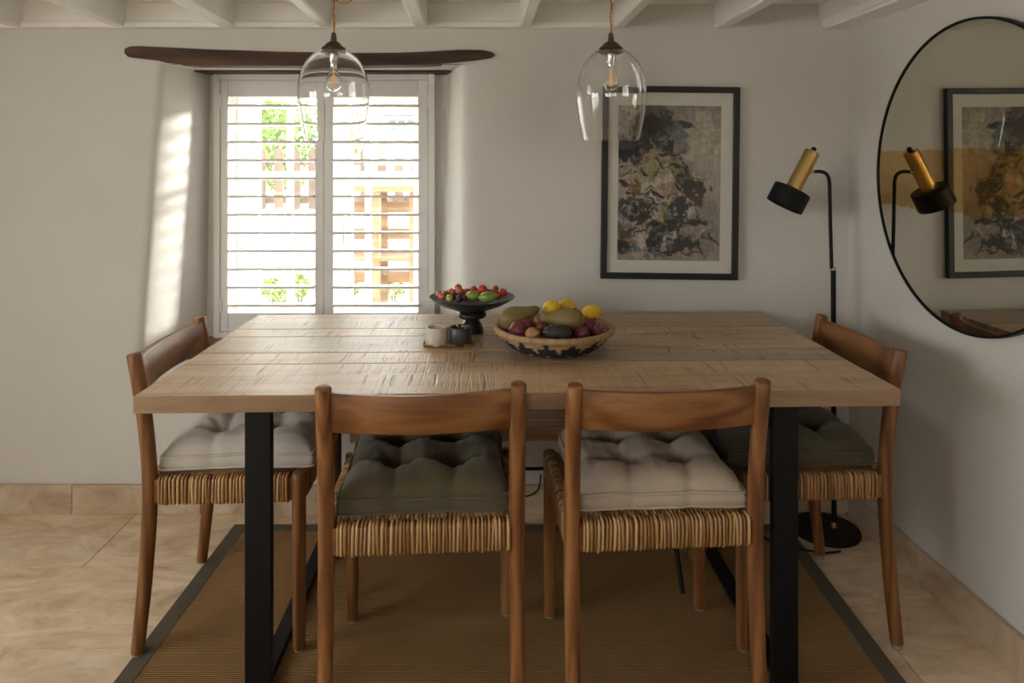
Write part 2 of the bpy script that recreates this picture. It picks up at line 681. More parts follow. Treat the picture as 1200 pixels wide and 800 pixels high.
# above the soffit and below the sill
for (z0, z1, nz) in ((0.0, SILL_Z, 6), (SOFF_Z, CEIL + 0.3, 4)):
    rows = []
    for i in range(nz + 1):
        z = z0 + (z1 - z0) * i / nz
        rows.append([(XL - 0.4 + (2.7 - XL) * k / 40, YB + wob(XL - 0.4 + (2.7 - XL) * k / 40, z), z) for k in range(41)])
    mb.sheet(rows)
    mb.box2((XL - 0.4, OUT_Y - 0.01, z0), (2.3, OUT_Y, z1))
mb.add([(XL - 0.4, YB + 0.02, SOFF_Z), (2.3, YB + 0.02, SOFF_Z), (2.3, OUT_Y, SOFF_Z), (XL - 0.4, OUT_Y, SOFF_Z)], [(0, 1, 2, 3)])
mb.add([(XL - 0.4, YB, SILL_Z), (2.3, YB, SILL_Z), (2.3, OUT_Y, SILL_Z), (XL - 0.4, OUT_Y, SILL_Z)], [(0, 1, 2, 3)])
wall_back = structure(mb.build('wall_back', 'wall', smooth=True, angle=40))

# ---- right wall (slightly out of square), gently uneven
mb = MB()
rows = []
for i in range(19):
    z = (CEIL + 0.3) * i / 18
    row = []
    for k in range(61):
        y = YB + 0.25 - (YB + 0.25 - YF + 0.3) * k / 60
        bulge = 0.008 * math.exp(-((y - 2.25) / 0.17) ** 2) * (1.0 if z < 1.0 else math.exp(-((z - 1.0) / 0.4) ** 2))
        row.append((xr(y) + 1.1 * wob(y + 7, z) - bulge * 0.7, y, z))
    rows.append(row)
mb.sheet(rows)
mb.add([(xr(YF) + 0.35, YF - 0.3, 0), (xr(YF) + 0.35, YB + 0.3, 0), (xr(YF) + 0.35, YB + 0.3, 2.2), (xr(YF) + 0.35, YF - 0.3, 2.2)], [(0, 1, 2, 3)])
structure(mb.build('wall_right', 'wall', smooth=True))

# ---- left wall with a wide window and the front wall with a glazed opening added for fill light, both out of frame
L0, L1, LZ0, LZ1 = -0.80, 1.10, 0.75, 1.82
mb = MB()
mb.box2((XL - 0.35, YF - 0.3, 0), (XL, L0, 2.2)).box2((XL - 0.35, L1, 0), (XL, YB + 0.05, 2.2))
mb.box2((XL - 0.35, L0, 0), (XL, L1, LZ0)).box2((XL - 0.35, L0, LZ1), (XL, L1, 2.2))
structure(mb.build('wall_left', 'wall'))
LM = (L0 + L1) / 2
F0, F1, FZ0, FZ1 = -1.9, -0.3, 1.10, 1.82
mb = MB()
mb.box2((XL - 0.35, YF - 0.3, 0), (F0, YF, 2.2)).box2((F1, YF - 0.3, 0), (xr(YF) + 0.35, YF, 2.2))
mb.box2((F0, YF - 0.3, 0), (F1, YF, FZ0)).box2((F0, YF - 0.3, FZ1), (F1, YF, 2.2))
structure(mb.build('wall_front', 'wall'))
FM = (F0 + F1) / 2
d1 = structure(MB().box2((F0, YF - 0.2, FZ0), (F0 + 0.08, YF - 0.14, FZ1)).box2((F1 - 0.08, YF - 0.2, FZ0), (F1, YF - 0.14, FZ1))
               .box2((FM - 0.07, YF - 0.2, FZ0), (FM + 0.07, YF - 0.14, FZ1)).box2((F0 + 0.08, YF - 0.2, FZ0), (FM - 0.07, YF - 0.14, FZ0 + 0.16))
               .box2((FM + 0.07, YF - 0.2, FZ0), (F1 - 0.08, YF - 0.14, FZ0 + 0.16)).box2((F0 + 0.08, YF - 0.2, FZ1 - 0.08), (FM - 0.07, YF - 0.14, FZ1))
               .box2((FM + 0.07, YF - 0.2, FZ1 - 0.08), (F1 - 0.08, YF - 0.14, FZ1)).build('door_1', 'paint_white'))
MB().box2((F0 + 0.08, YF - 0.172, FZ0 + 0.16), (FM - 0.07, YF - 0.168, FZ1 - 0.08)).build('pane', 'pane', d1)
MB().box2((FM + 0.07, YF - 0.172, FZ0 + 0.16), (F1 - 0.08, YF - 0.168, FZ1 - 0.08)).build('pane', 'pane', d1)
portal('front_fill_portal', (FM, YF - 0.29, (FZ0 + FZ1) / 2), (0, 1, 0), F1 - F0, FZ1 - FZ0)
w2 = structure(MB().box2((XL - 0.25, L0, LZ0), (XL - 0.18, L0 + 0.06, LZ1)).box2((XL - 0.25, L1 - 0.06, LZ0), (XL - 0.18, L1, LZ1))
               .box2((XL - 0.25, L0 + 0.06, LZ0), (XL - 0.18, L1 - 0.06, LZ0 + 0.06)).box2((XL - 0.25, L0 + 0.06, LZ1 - 0.06), (XL - 0.18, L1 - 0.06, LZ1))
               .box2((XL - 0.25, LM - 0.03, LZ0 + 0.06), (XL - 0.18, LM + 0.03, LZ1 - 0.06)).build('window_2', 'paint_white'))
MB().box2((XL - 0.217, L0 + 0.06, LZ0 + 0.06), (XL - 0.213, LM - 0.03, LZ1 - 0.06)).build('pane', 'pane', w2)
MB().box2((XL - 0.217, LM + 0.03, LZ0 + 0.06), (XL - 0.213, L1 - 0.06, LZ1 - 0.06)).build('pane', 'pane', w2)
portal('window_portal', (XL - 0.34, (L0 + L1) / 2, (LZ0 + LZ1) / 2), (1, 0, 0), L1 - L0, LZ1 - LZ0)
portal('window_portal', ((WX0 + WX1) / 2, OUT_Y - 0.02, (WZ0 + WZ1) / 2), (0, -1, 0), 0.9, 1.1)

# ---- ceiling with beams
mb = MB()
mb.box2((XL - 0.35, YF - 0.3, CEIL), (2.3, OUT_Y, CEIL + 0.12))
ceiling = structure(mb.build('ceiling', 'paint_white'))
BZ = 1.798


def beam(px0, px1, z0=BZ, name='ceiling_beam', prof=None):
    x0, x1 = (px0 - 600) / F_PX * YB, (px1 - 600) / F_PX * YB
    ln = YB - YF
    o = 0.006
    poly = prof or [(x0, CEIL + 0.01), (x0, z0 + o), (x0 + o, z0), (x1 - o, z0), (x1, z0 + o), (x1, CEIL + 0.01)]
    return MB().prism([(x, YB + 0.03, z) for x, z in poly], (RW * (ln + 0.02), -(ln + 0.02), 0)).build(name, 'paint_white', ceiling)


for a, b in ((17, 30), (136, 150), (259, 277), (375, 389.5), (485, 501), (608, 622), (717.5, 731.5), (837, 854)):
    beam(a, b)
for a in (-96, -212):
    beam(a, a + 15)
xh0, xh1 = (959 - 600) / F_PX * YB, (992 - 600) / F_PX * YB
beam(0, 0, prof=[(xh0, CEIL + 0.01), (xh0, BZ + 0.034), (xh0 + 0.012, BZ + 0.028), (xh0 + 0.012, BZ + 0.010),
                 (xh0 + 0.022, BZ + 0.004), (xh0 + 0.022, BZ - 0.004), (xh1 + 0.06, BZ - 0.004), (xh1 + 0.06, CEIL + 0.01)], name='edge_beam')
mb = MB().box2((XL, YB - 0.018, BZ + 0.02), ((722 - 600) / F_PX * YB, YB + 0.01, CEIL + 0.005), 0.003)
mb.box2((XL, YB - 0.030, BZ - 0.002), ((722 - 600) / F_PX * YB, YB + 0.01, BZ + 0.022), 0.006)
mb.build('wall_plate', 'paint_white', ceiling)

# ---- travertine skirting
BH = 0.106


def skirting(name, p0, p1, ln, inward):
    base = structure(MB().box2((0, 0, 0), (0.001, 0.001, 0.001)).build(name, 'grout'))
    d = (Vector(p1) - Vector(p0))
    tot = d.length
    d.normalize()
    # thin grout strip behind the pieces
    me = MB().prism([Vector(p0) + inward * -0.006, Vector(p1) + inward * -0.006, Vector(p1) + inward * 0.010, Vector(p0) + inward * 0.010], (0, 0, BH - 0.003)).mesh(name, 'grout')
    base.data = me
    n = int(tot / ln) + 1
    piece = MB().box((0, 0, 0), (ln - 0.003, 0.017, BH), 0.002).mesh('skirting_tile', 'skirt')
    ang = math.atan2(d.y, d.x)
    for k in range(n):
        c = Vector(p0) + d * (ln * (k + 0.5)) + inward * (0.0085 + 0.0012 * math.sin(k * 2.3)) + Vector((0, 0, BH / 2))
        link('skirting_tile', piece, base, c, (0, 0, ang))


skirting('baseboard_back', ((CORNER_X - 0.02) - 0.4765 * 9, YB + 0.0, 0), (CORNER_X - 0.02, YB, 0), 0.4765, Vector((0, -1, 0)))
skirting('baseboard_right', (xr(YB - 0.02), YB - 0.02, 0), (xr(YF), YF, 0), 0.43, Vector((-1, -RW, 0)).normalized())

# ---- dark oak lintel over the window
TOPP = [(146, 57), (152, 54.5), (163, 54), (205, 56), (250, 58), (330, 60.5), (420, 62), (470, 61.5), (505, 60), (540, 58.2), (565, 58.5), (577, 61)]
BOTP = [(579.5, 64.5), (575, 67.5), (556, 70.5), (530, 73.2), (500, 75.8), (420, 77), (300, 77), (225, 76), (195, 73.5), (183, 70.5), (166, 68.5), (150, 66.5), (145.5, 62)]
yl = YB - 0.012
mb = MB().prism([at_y(x, y, yl) for x, y in TOPP + BOTP], (0, 0.07, 0))
tag(mb.build('lintel_beam', 'lintel'), 'dark aged oak lintel beam set in the plaster above the window', 'beam')
mb = MB().box2((-1.262, 2.845, SOFF_Z - 0.006), (-0.245, SHUT_Y + 0.01, SOFF_Z + 0.03), 0.003)
tag(mb.build('lintel_board', 'lintel'), 'dark wooden board across the top of the window recess', 'board')
mb = MB().box2((-1.43, YB + 0.004, SILL_Z), (-0.11, SHUT_Y + 0.01, SILL_Z + 0.018), 0.004)
tag(mb.build('window_sill', 'chair_x'), 'brown wooden sill board at the foot of the window recess', 'sill')

# ------------------------------------------------------------------ window with shutters
win = structure(thing('window_1', '', '', (0, 0, 0)))
del win['label'], win['category']
GY = 3.16


def frame_rect(mbx, x0, x1, z0, z1, y0, y1, wl, wr, wb, wt, bev=0.003):
    mbx.box2((x0, y0, z0), (x0 + wl, y1, z1), bev).box2((x1 - wr, y0, z0), (x1, y1, z1), bev)
    mbx.box2((x0 + wl, y0, z0), (x1 - wr, y1, z0 + wb), bev).box2((x0 + wl, y0, z1 - wt), (x1 - wr, y1, z1), bev)
    return mbx


# fixed outer frame and two casements
gx0, gx1, gz0, gz1 = WX0 + 0.02, WX1 - 0.02, SILL_Z, SOFF_Z
mb = MB()
frame_rect(mb, gx0, gx1, gz0, gz1, GY - 0.03, GY + 0.05, 0.05, 0.05, 0.06, 0.05)
mb.box2(((gx0 + gx1) / 2 - 0.025, GY - 0.03, gz0 + 0.06), ((gx0 + gx1) / 2 + 0.025, GY + 0.05, gz1 - 0.05), 0.003)
mb.build('window_frame', 'paint_white', win)
mid = (gx0 + gx1) / 2
for a, b, bar in ((gx0 + 0.051, mid - 0.026, -0.972), (mid + 0.026, gx1 - 0.051, -0.630)):
    mb = MB()
    frame_rect(mb, a, b, gz0 + 0.061, gz1 - 0.051, GY - 0.035, GY + 0.01, 0.042, 0.042, 0.05, 0.042)
    cs = mb.build('casement', 'paint_white', win)
    x0, x1, z0, z1 = a + 0.042, b - 0.042, gz0 + 0.111, gz1 - 0.093
    MB().box2((bar - 0.012, GY - 0.03, z0), (bar + 0.012, GY, z1), 0.002).build('glazing_bar', 'paint_white', cs)
    MB().box2((x0, GY - 0.028, 1.235), (x1, GY - 0.002, 1.259), 0.002).build('glazing_bar', 'paint_white', cs)
    for (u0, u1) in ((x0, bar - 0.012), (bar + 0.012, x1)):
        for (v0, v1) in ((z0, 1.235), (1.259, z1)):
            MB().box2((u0, GY - 0.016, v0), (u1, GY - 0.013, v1)).build('pane', 'pane', cs)
hb = MB().box2((mid + 0.036, GY - 0.060, 1.02), (mid + 0.052, GY - 0.035, 1.07), 0.003)
hb.tube([(mid + 0.044, GY - 0.058, 1.03), (mid + 0.044, GY - 0.072, 1.02), (mid + 0.044, GY - 0.074, 0.94)], 0.005)
hb.build('window_handle', 'chrome', win, True, 40)
mb = MB().box2((gx0 - 0.12, GY + 0.05, SILL_Z - 0.05), (gx1 + 0.12, OUT_Y + 0.08, SILL_Z + 0.01), 0.004)
mb.build('outer_sill', 'paint_white', win)
# shutter outer frame
mb = MB()
frame_rect(mb, WX0, WX1, WZ0, WZ1, SHUT_Y - 0.02, SHUT_Y + 0.025, 0.026, 0.026, 0.024, 0.026)
mb.build('shutter_frame', 'shutter_white', win)

slat_me = None
PX = [((268.8), (370.0)), ((391.5), (490.5))]
for i, (p0, p1) in enumerate(PX):
    lab = ('white louvred shutter panel, window leaf away from the framed picture' if i == 0 else
           'white louvred shutter panel, window leaf towards the framed picture')
    sh = thing('window_shutter', lab, 'shutter', (0, SHUT_Y, 0), group='louvred shutter panels')
    ox0, ox1 = (p0 - 600) / F_PX * SHUT_Y, (p1 - 600) / F_PX * SHUT_Y
    if i == 0:
        a, b = WX0 + 0.0275, (380.3 - 600) / F_PX * SHUT_Y
    else:
        a, b = (381.2 - 600) / F_PX * SHUT_Y, WX1 - 0.0275
    z0, z1 = WZ0 + 0.0255, WZ1 - 0.0275
    oz0, oz1 = at_y(0, 366, SHUT_Y).z, at_y(0, 113.5, SHUT_Y).z
    MB().box2((a, -0.014, z0), (ox0, 0.014, z1), 0.003).build('stile', 'shutter_white', sh)
    MB().box2((ox1, -0.014, z0), (b, 0.014, z1), 0.003).build('stile', 'shutter_white', sh)
    MB().box2((ox0, -0.013, oz1), (ox1, 0.013, z1), 0.003).build('rail', 'shutter_white', sh)
    MB().box2((ox0, -0.013, z0), (ox1, 0.013, oz0), 0.003).build('rail', 'shutter_white', sh)
    if slat_me is None:
        w = (ox1 - ox0) / 2 - 0.002
        prof = []
        prof = [(-0.032, -0.0036), (-0.0305, -0.0050), (0.0305, -0.0050), (0.032, -0.0036), (0.032, 0.0036), (0.0305, 0.0050), (-0.0305, 0.0050), (-0.032, 0.0036)]
        slat_me = MB().prism([(-w, y, z) for y, z in prof], (2 * w, 0, 0)).mesh('slat', 'shutter_white', True, 30)
    for k in range(12):
        zc = at_y(0, 124.8 + 21.1 * k, SHUT_Y).z
        link('slat', slat_me, sh, ((ox0 + ox1) / 2, 0, zc), (math.radians(-3), 0, 0))
    hx = a if i == 0 else b
    for py in (119, 358):
        hz = at_y(0, py, SHUT_Y).z
        MB().box2((hx - 0.010, -0.019, hz - 0.028), (hx + 0.008, -0.0135, hz + 0.028), 0.002).build('hinge', 'shutter_white', sh)

# ------------------------------------------------------------------ dining table
TAB = Matrix.Translation((0.0125, 2.1255, 0)) @ Matrix.Rotation(math.radians(1.7), 4, 'Z')
tbl = thing('dining_table', 'long rough-sawn mango wood dining table with black steel legs', 'table', (0.0125, 2.1255, 0), math.radians(1.7))
TH = 0.76
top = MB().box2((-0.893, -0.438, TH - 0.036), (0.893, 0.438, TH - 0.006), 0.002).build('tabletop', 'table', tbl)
edges = [-0.445, -0.287, -0.181, -0.070, 0.026, 0.121, 0.222, 0.331, 0.445]
cuts = [[-0.9, 0.9], [-0.9, 0.78, 0.9], [-0.9, -0.12, 0.9], [-0.9, 0.9], [-0.9, 0.40, 0.9], [-0.9, 0.9], [-0.9, 0.15, 0.9], [-0.9, 0.9]]
for r in range(8):
    y0, y1 = edges[r], edges[r + 1]
    for k in range(len(cuts[r]) - 1):
        x0, x1 = cuts[r][k], cuts[r][k + 1]
        dz = 0.0006 * ((r * 5 + k * 3) % 3)
        zb = TH - 0.040
        mb = MB().box(((0, 0, 0)), (x1 - x0 - 0.0008, y1 - y0 - 0.0010, 0.040), 0.0016)
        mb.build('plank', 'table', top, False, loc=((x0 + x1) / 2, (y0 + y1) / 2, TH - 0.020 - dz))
for sx in (-1, 1):
    lf = MB()
    w, t = 0.062, 0.012
    x = -0.628 if sx < 0 else 0.640
    yf, yb_ = -0.405, 0.405
    lf.box2((x - w / 2, yf, 0.009), (x + w / 2, yf + t * 2, TH - 0.040), 0.002)
    lf.box2((x - w / 2, yb_ - t * 2, 0.009), (x + w / 2, yb_, TH - 0.040), 0.002)
    lf.box2((x + sx * w / 2, yf + t * 2, 0.009), (x + sx * (w / 2 - 0.041), yb_ - t * 2, 0.027), 0.002)
    lg = lf.build('leg_frame', 'black_metal', tbl)
    MB().box2((x - w / 2 - 0.03, yf, TH - 0.046), (x + w / 2 + 0.034, yb_, TH - 0.0402), 0.001).build('mounting_plate', 'black_metal', lg)

# ------------------------------------------------------------------ rug
RX0, RX1, RY0, RY1, BW = -0.991, 0.980, 0.60, 2.562, 0.050
rug = thing('area_rug', 'brown woven jute rug with dark fabric border under the table', 'rug', ((RX0 + RX1) / 2, (RY0 + RY1) / 2, 0))
hw, hd = (RX1 - RX0) / 2, (RY1 - RY0) / 2
MB().box2((-hw + BW * 0.9, -hd + BW * 0.9, 0.0005), (hw - BW * 0.9, hd - BW * 0.9, 0.0075), 0.001).build('woven_field', 'jute', rug)
for (a, b) in (((-hw, -hd), (-hw + BW, hd)), ((hw - BW, -hd), (hw, hd)), ((-hw + BW, -hd), (hw - BW, -hd + BW)), ((-hw + BW, hd - BW), (hw - BW, hd))):
    MB().box2((a[0], a[1], 0.0003), (b[0], b[1], 0.0088), 0.002).build('border', 'rug_border', rug)

# ------------------------------------------------------------------ chairs
RUG_Z = 0.009


def leg_path(pts, n=14):
    """Catmull-Rom through (y, z) points"""
    P = [Vector((0, p[0], p[1])) for p in pts]
    P = [P[0] * 2 - P[1]] + P + [P[-1] * 2 - P[-2]]
    out = []
    for i in range(1, len(P) - 2):
        for k in range(n // (len(P) - 3) + 1):
            t = k / (n // (len(P) - 3) + 1)
            a, b, c, d = P[i - 1], P[i], P[i + 1], P[i + 2]
            out.append(0.5 * ((2 * b) + (-a + c) * t + (2 * a - 5 * b + 4 * c - d) * t * t + (-a + 3 * b - 3 * c + d) * t ** 3))
    out.append(P[-2])
    return out


def make_chair_meshes():
    ms = {}
    path = leg_path([(-0.226, 0.006), (-0.206, 0.20), (-0.194, 0.42), (-0.205, 0.60), (-0.234, 0.786)], 20)
    n = len(path)
    rad = [0.0165 + 0.0025 * min(1, 2.5 * i / n) for i in range(n)]
    path = path + [path[-1] + Vector((0, -0.0006, 0.003)), path[-1] + Vector((0, -0.0008, 0.004))]
    rad = rad + [rad[-1] - 0.0016, rad[-1] - 0.004]
    ms['rear_leg'] = MB().tube(path, rad, 16).mesh('rear_leg', 'chair_z', True, 50)
    ms['front_leg'] = MB().tube([(0, 0, 0.006), (0, 0, 0.2), (0, 0, 0.44), (0, 0, 0.468), (0, 0, 0.471)], [0.0165, 0.018, 0.0185, 0.0185, 0.015], 16).mesh('front_leg', 'chair_z', True, 50)
    ms['foot_pad'] = MB().lathe([(0, 0), (0.0135, 0), (0.0145, 0.006), (0, 0.006)], 16).mesh('foot_pad', 'foot_pad')
    # bowed backrest
    rows = []
    N = 16
    for i in range(N + 1):
        x = -0.212 + 0.424 * i / N
        q = 1 - (x / 0.212) ** 2
        ring = []
        zt, zb = 0.778 - 0.004 * q, 0.684
        for (dy, z) in ((-0.010, zb + 0.004), (-0.0065, zb), (0.0065, zb), (0.010, zb + 0.004), (0.010, zt - 0.005), (0.006, zt), (-0.006, zt), (-0.010, zt - 0.005)):
            lean = -0.212 - 0.16 * (z - 0.684)
            ring.append((x, lean - 0.030 * q + dy, z))
        rows.append(ring + [ring[0]])
    mb = MB()
    m = 8
    vs = [p for r in rows for p in r[:m]]
    fs = [(i * m + j, i * m + (j + 1) % m, (i + 1) * m + (j + 1) % m, (i + 1) * m + j) for i in range(N) for j in range(m)]
    fs += [tuple(range(m))[::-1], tuple(N * m + j for j in range(m))]
    ms['backrest'] = mb.add(vs, fs).mesh('backrest', 'chair_x', True, 50)
    # hidden rails under the weave
    mb = MB()
    Z0, Z1 = 0.400, 0.460
    mb.box2((-0.205, -0.205, Z0), (0.205, -0.178, Z1)).box2((-0.205, 0.180, Z0), (0.205, 0.205, Z1))
    mb.box2((-0.228, -0.18, Z0), (-0.205, 0.18, Z1)).box2((0.205, -0.18, Z0), (0.228, 0.18, Z1))
    ms['seat_frame'] = mb.mesh('seat_frame', 'chair_x')
    rr = random.Random(3)
    mb = MB()

    def wrap(c, along, half, r, z0, z1):
        across = Vector((-along.y, along.x, 0))
        b = 0.006
        prof = [(-half + b, z0), (half - b, z0), (half, z0 + b), (half + 0.001, (z0 + z1) / 2), (half, z1 - b), (half - b, z1), (-half + b, z1), (-half, z1 - b), (-half - 0.001, (z0 + z1) / 2), (-half, z0 + b)]
        tw = rr.uniform(-0.0012, 0.0012)
        mb.tube([c + across * a + Vector((0, 0, z)) + along * (tw * (z - 0.43) / 0.03) for a, z in prof], r, 5, closed=True)

    def side(p0, p1, half):
        p0, p1 = Vector(p0), Vector(p1)
        d = (p1 - p0)
        L = d.length
        d.normalize()
        s = 0.004
        while s < L - 0.003:
            r = rr.uniform(0.0030, 0.0047)
            droop = rr.choice([0, 0.001, 0.003]) if rr.random() < 0.12 else 0
            wrap(p0 + d * (s + r), d, half, r, 0.3965 - droop, 0.4635 + rr.uniform(-0.001, 0.001))
            s += 2 * r + rr.choice([0.0002, 0.0006, 0.0012, 0.003])
    side((-0.198, -0.191, 0), (0.198, -0.191, 0), 0.0165)
    side((-0.198, 0.193, 0), (0.198, 0.193, 0), 0.0155)
    side((-0.2165, -0.172, 0), (-0.2165, 0.172, 0), 0.0145)
    side((0.2165, -0.172, 0), (0.2165, 0.172, 0), 0.0145)
    ms['rattan_wrap'] = mb.mesh('rattan_wrap', 'rattan', True)
    mb = MB()
    for k in range(40):
        x = -0.195 + 0.39 * k / 39
        mb.tube([(x, -0.176, 0.460), (x + 0.002, 0, 0.455), (x, 0.178, 0.460)], 0.0046, 5)
    ms['woven_seat'] = mb.mesh('woven_seat', 'rattan', True)
    return ms


CH = make_chair_meshes()


def chair(label, x, y, deg):
    t = thing('dining_chair', label, 'chair', (x, y, 0), math.radians(deg), 'wooden dining chairs with rattan seats')
    return t


def fill_chair(t, zf):
    """zf: floor height under (rear-left, rear-right, front-left, front-right) feet"""
    k = 0
    for sx in (-1, 1):
        o = link('rear_leg', CH['rear_leg'], t, (sx * 0.218, 0, 0))
        link('foot_pad', CH['foot_pad'], o, (0, -0.226, zf[k]))
        k += 1
    for sx in (-1, 1):
        o = link('front_leg', CH['front_leg'], t, (sx * 0.218, 0.193, 0))
        link('foot_pad', CH['foot_pad'], o, (0, 0, zf[k]))
        k += 1
    link('backrest', CH['backrest'], t)
    link('seat_frame', CH['seat_frame'], t)
    link('rattan_wrap', CH['rattan_wrap'], t, kind='stuff')
    link('woven_seat', CH['woven_seat'], t, kind='stuff')


CHAIRS = [
    ('wooden rattan-seat chair carrying the olive cushion, tucked at the long side beside the beige-cushion chair', -0.2195, 1.846, 4.0),
    ('wooden rattan-seat chair carrying the beige cushion, tucked at the long side beside the olive-cushion chair', 0.340, 1.866, 4.5),
    ('wooden rattan-seat chair at the table end by the window, carrying the pale grey cushion', -0.767, 2.112, -87.5),
    ('wooden rattan-seat chair at the table end by the mirror, carrying the dark olive cushion', 0.795, 2.130, 92.5),
]
chair_objs = []
for lab, x, y, a in CHAIRS:
    t = chair(lab, x, y, a)
    t.location.z = RUG_Z
    fill_chair(t, (0, 0, 0, 0))
    chair_objs.append(t)
    # feet standing beyond the rug's edge reach the tiles through a longer pad
    for leg in t.children:
        for pad in leg.children:
            px = x + math.cos(math.radians(a)) * (leg.location.x + pad.location.x) - math.sin(math.radians(a)) * (leg.location.y + pad.location.y)
            if px < RX0 - 0.0146 or px > RX1 + 0.0146:
                pad.location.z = -RUG_Z
                pad.scale.z = 2.6


# ------------------------------------------------------------------ tufted cushions
def cushion_mesh(seed, mat, hs=0.199, th=0.041, puff=0.054):
    rr = random.Random(seed)
    N = 60
    off = Vector((seed * 3.1, seed * 1.7, 0))
    tufts = [(sx * 0.070 + rr.uniform(-.006, .006), sy * 0.070 + rr.uniform(-.006, .006)) for sx in (-1, 1) for sy in (-1, 1)]

    def outline(u, v):
        # rounded, slightly pinched square with soft ears
        s_ = 1 - 0.035 * (1 - abs(u * v)) * max(abs(u), abs(v)) ** 4
        w_ = 0.012 * noise.noise(Vector((u * 2.2, v * 2.2, seed)))
        pin = 0.0
        for q in (-0.35, 0.35):
            pin += 0.022 * math.exp(-((u - q) / 0.10) ** 2) * abs(v) ** 6 + 0.022 * math.exp(-((v - q) / 0.10) ** 2) * abs(u) ** 6
        s_ -= pin + 0.030 * abs(u * v) ** 8
        return Vector((u * hs * (s_ + w_), v * hs * (s_ + w_), 0))

    def ztop(x, y, u, v):
        e = max(0.0, (1 - abs(u) ** 5)) * max(0.0, (1 - abs(v) ** 5))
        z = th + puff * e ** 0.5 + 0.007 * noise.noise(Vector((x * 12, y * 12, seed + 20.0)))
        d = 0
        for (tx, ty) in tufts:
            r = math.hypot(x - tx, y - ty)
            a = math.atan2(y - ty, x - tx)
            d = max(d, 0.062 * math.exp(-(r / 0.034) ** 1.25))
            z += 0.0034 * math.sin(a * 6 + seed + tx * 50 + 2 * noise.noise(Vector((a, seed, tx)))) * math.exp(-((r - 0.040) / 0.026) ** 2)
        z -= d
        for q in (-0.070, 0.070):
            fade = 1.0 if True else 0
            z -= 0.019 * math.exp(-abs((x - q) / 0.017) ** 1.3) * e ** 0.3 * (0.6 + 0.4 * noise.noise(Vector((y * 9, q * 30, seed))))
            z -= 0.019 * math.exp(-abs((y - q) / 0.017) ** 1.3) * e ** 0.3 * (0.6 + 0.4 * noise.noise(Vector((x * 9, q * 30, seed + 5))))
        z += 0.010 * noise.noise(Vector((x * 13, y * 13, seed * 2.0))) * e
        z += 0.0030 * noise.noise(Vector((x * 70, y * 24, seed * 4.0))) * e ** 0.5
        return z

    g = [[None] * (N + 1) for _ in range(N + 1)]
    rows = []
    for i in range(N + 1):
        row = []
        for j in range(N + 1):
            u, v = -1 + 2 * i / N, -1 + 2 * j / N
            p = outline(u, v)
            row.append((p.x, p.y, ztop(p.x, p.y, u, v)))
        rows.append(row)
    mb = MB().sheet(rows)
    # boundary loop
    idx = [(i, 0) for i in range(N)] + [(N, j) for j in range(N)] + [(i, N) for i in range(N, 0, -1)] + [(0, j) for j in range(N, 0, -1)]
    L = len(idx)
    top = [Vector(rows[i][j]) for i, j in idx]
    prev = [i * (N + 1) + j for i, j in idx]
    wav = [0.006 * noise.noise(Vector((p.x * 12, p.y * 12, seed + 20))) for p in top]
    for z, s_ in ((0.035, 1.012), (0.028, 1.032), (0.018, 1.036), (0.009, 1.018), (0.003, 0.998), (0.0, 0.93)):
        st = len(mb.v)
        for p, w_ in zip(top, wav):
            mb.v.append((p.x * s_ + 0, p.y * s_, z + (w_ if z > 0.02 else 0)))
        for k in range(L):
            j = (k + 1) % L
            mb.f.append((prev[k], prev[j], st + j, st + k))
        prev = list(range(st, st + L))
    c = len(mb.v)
    mb.v.append((0, 0, 0))
    for k in range(L):
        mb.f.append((prev[k], prev[(k + 1) % L], c))
    body = mb.mesh('cushion_body', mat, True, 70)
    p1 = MB().tube([(p.x * 1.022, p.y * 1.022, p.z - 0.003) for p in top], 0.0034, 6, closed=True).mesh('piping', mat, True)
    p2 = MB().tube([(p.x * 1.024, p.y * 1.024, 0.0055 + w_ * 0.6) for p, w_ in zip(top, wav)], 0.0034, 6, closed=True).mesh('piping', mat, True)
    tm = MB().lathe([(0, 0.004), (0.004, 0.003), (0.006, 0.0), (0.004, -0.003)], 8).mesh('tuft', mat, True)
    return body, p1, p2, (tm, [(tx, ty, ztop(tx, ty, tx / hs, ty / hs) + 0.001) for tx, ty in tufts])


CUSH = [('olive green tufted linen cushion on the chair beside the beige-cushion chair', 'linen_olive', 1, 0, (0, 0.022), 0.5),
        ('beige tufted linen cushion on the chair beside the olive-cushion chair', 'linen_beige', 2, 1, (0.006, 0.020), -1.5),
        ('pale grey tufted linen cushion on the chair at the window end of the table', 'linen_pale', 3, 2, (0.002, 0.022), 1.0),
        ('dark olive tufted linen cushion on the chair at the mirror end of the table', 'linen_dark', 4, 3, (0.0, 0.022), -1.0)]
for lab, mat, seed, ci, off, da in CUSH:
    b, p1, p2, tu = cushion_mesh(seed, mat)
    ct = chair_objs[ci]
    a = ct.rotation_euler.z
    p = ct.location + Matrix.Rotation(a, 3, 'Z') @ Vector((off[0], off[1], 0))
    q = thing('seat_cushion', lab, 'cushion', (p.x, p.y, RUG_Z + 0.4725), a + math.radians(da), 'tufted chair cushions')
    link('cushion_body', b, q)
    link('piping', p1, q)
    link('piping', p2, q)
    for tpos in tu[1]:
        link('tuft', tu[0], q, tpos)

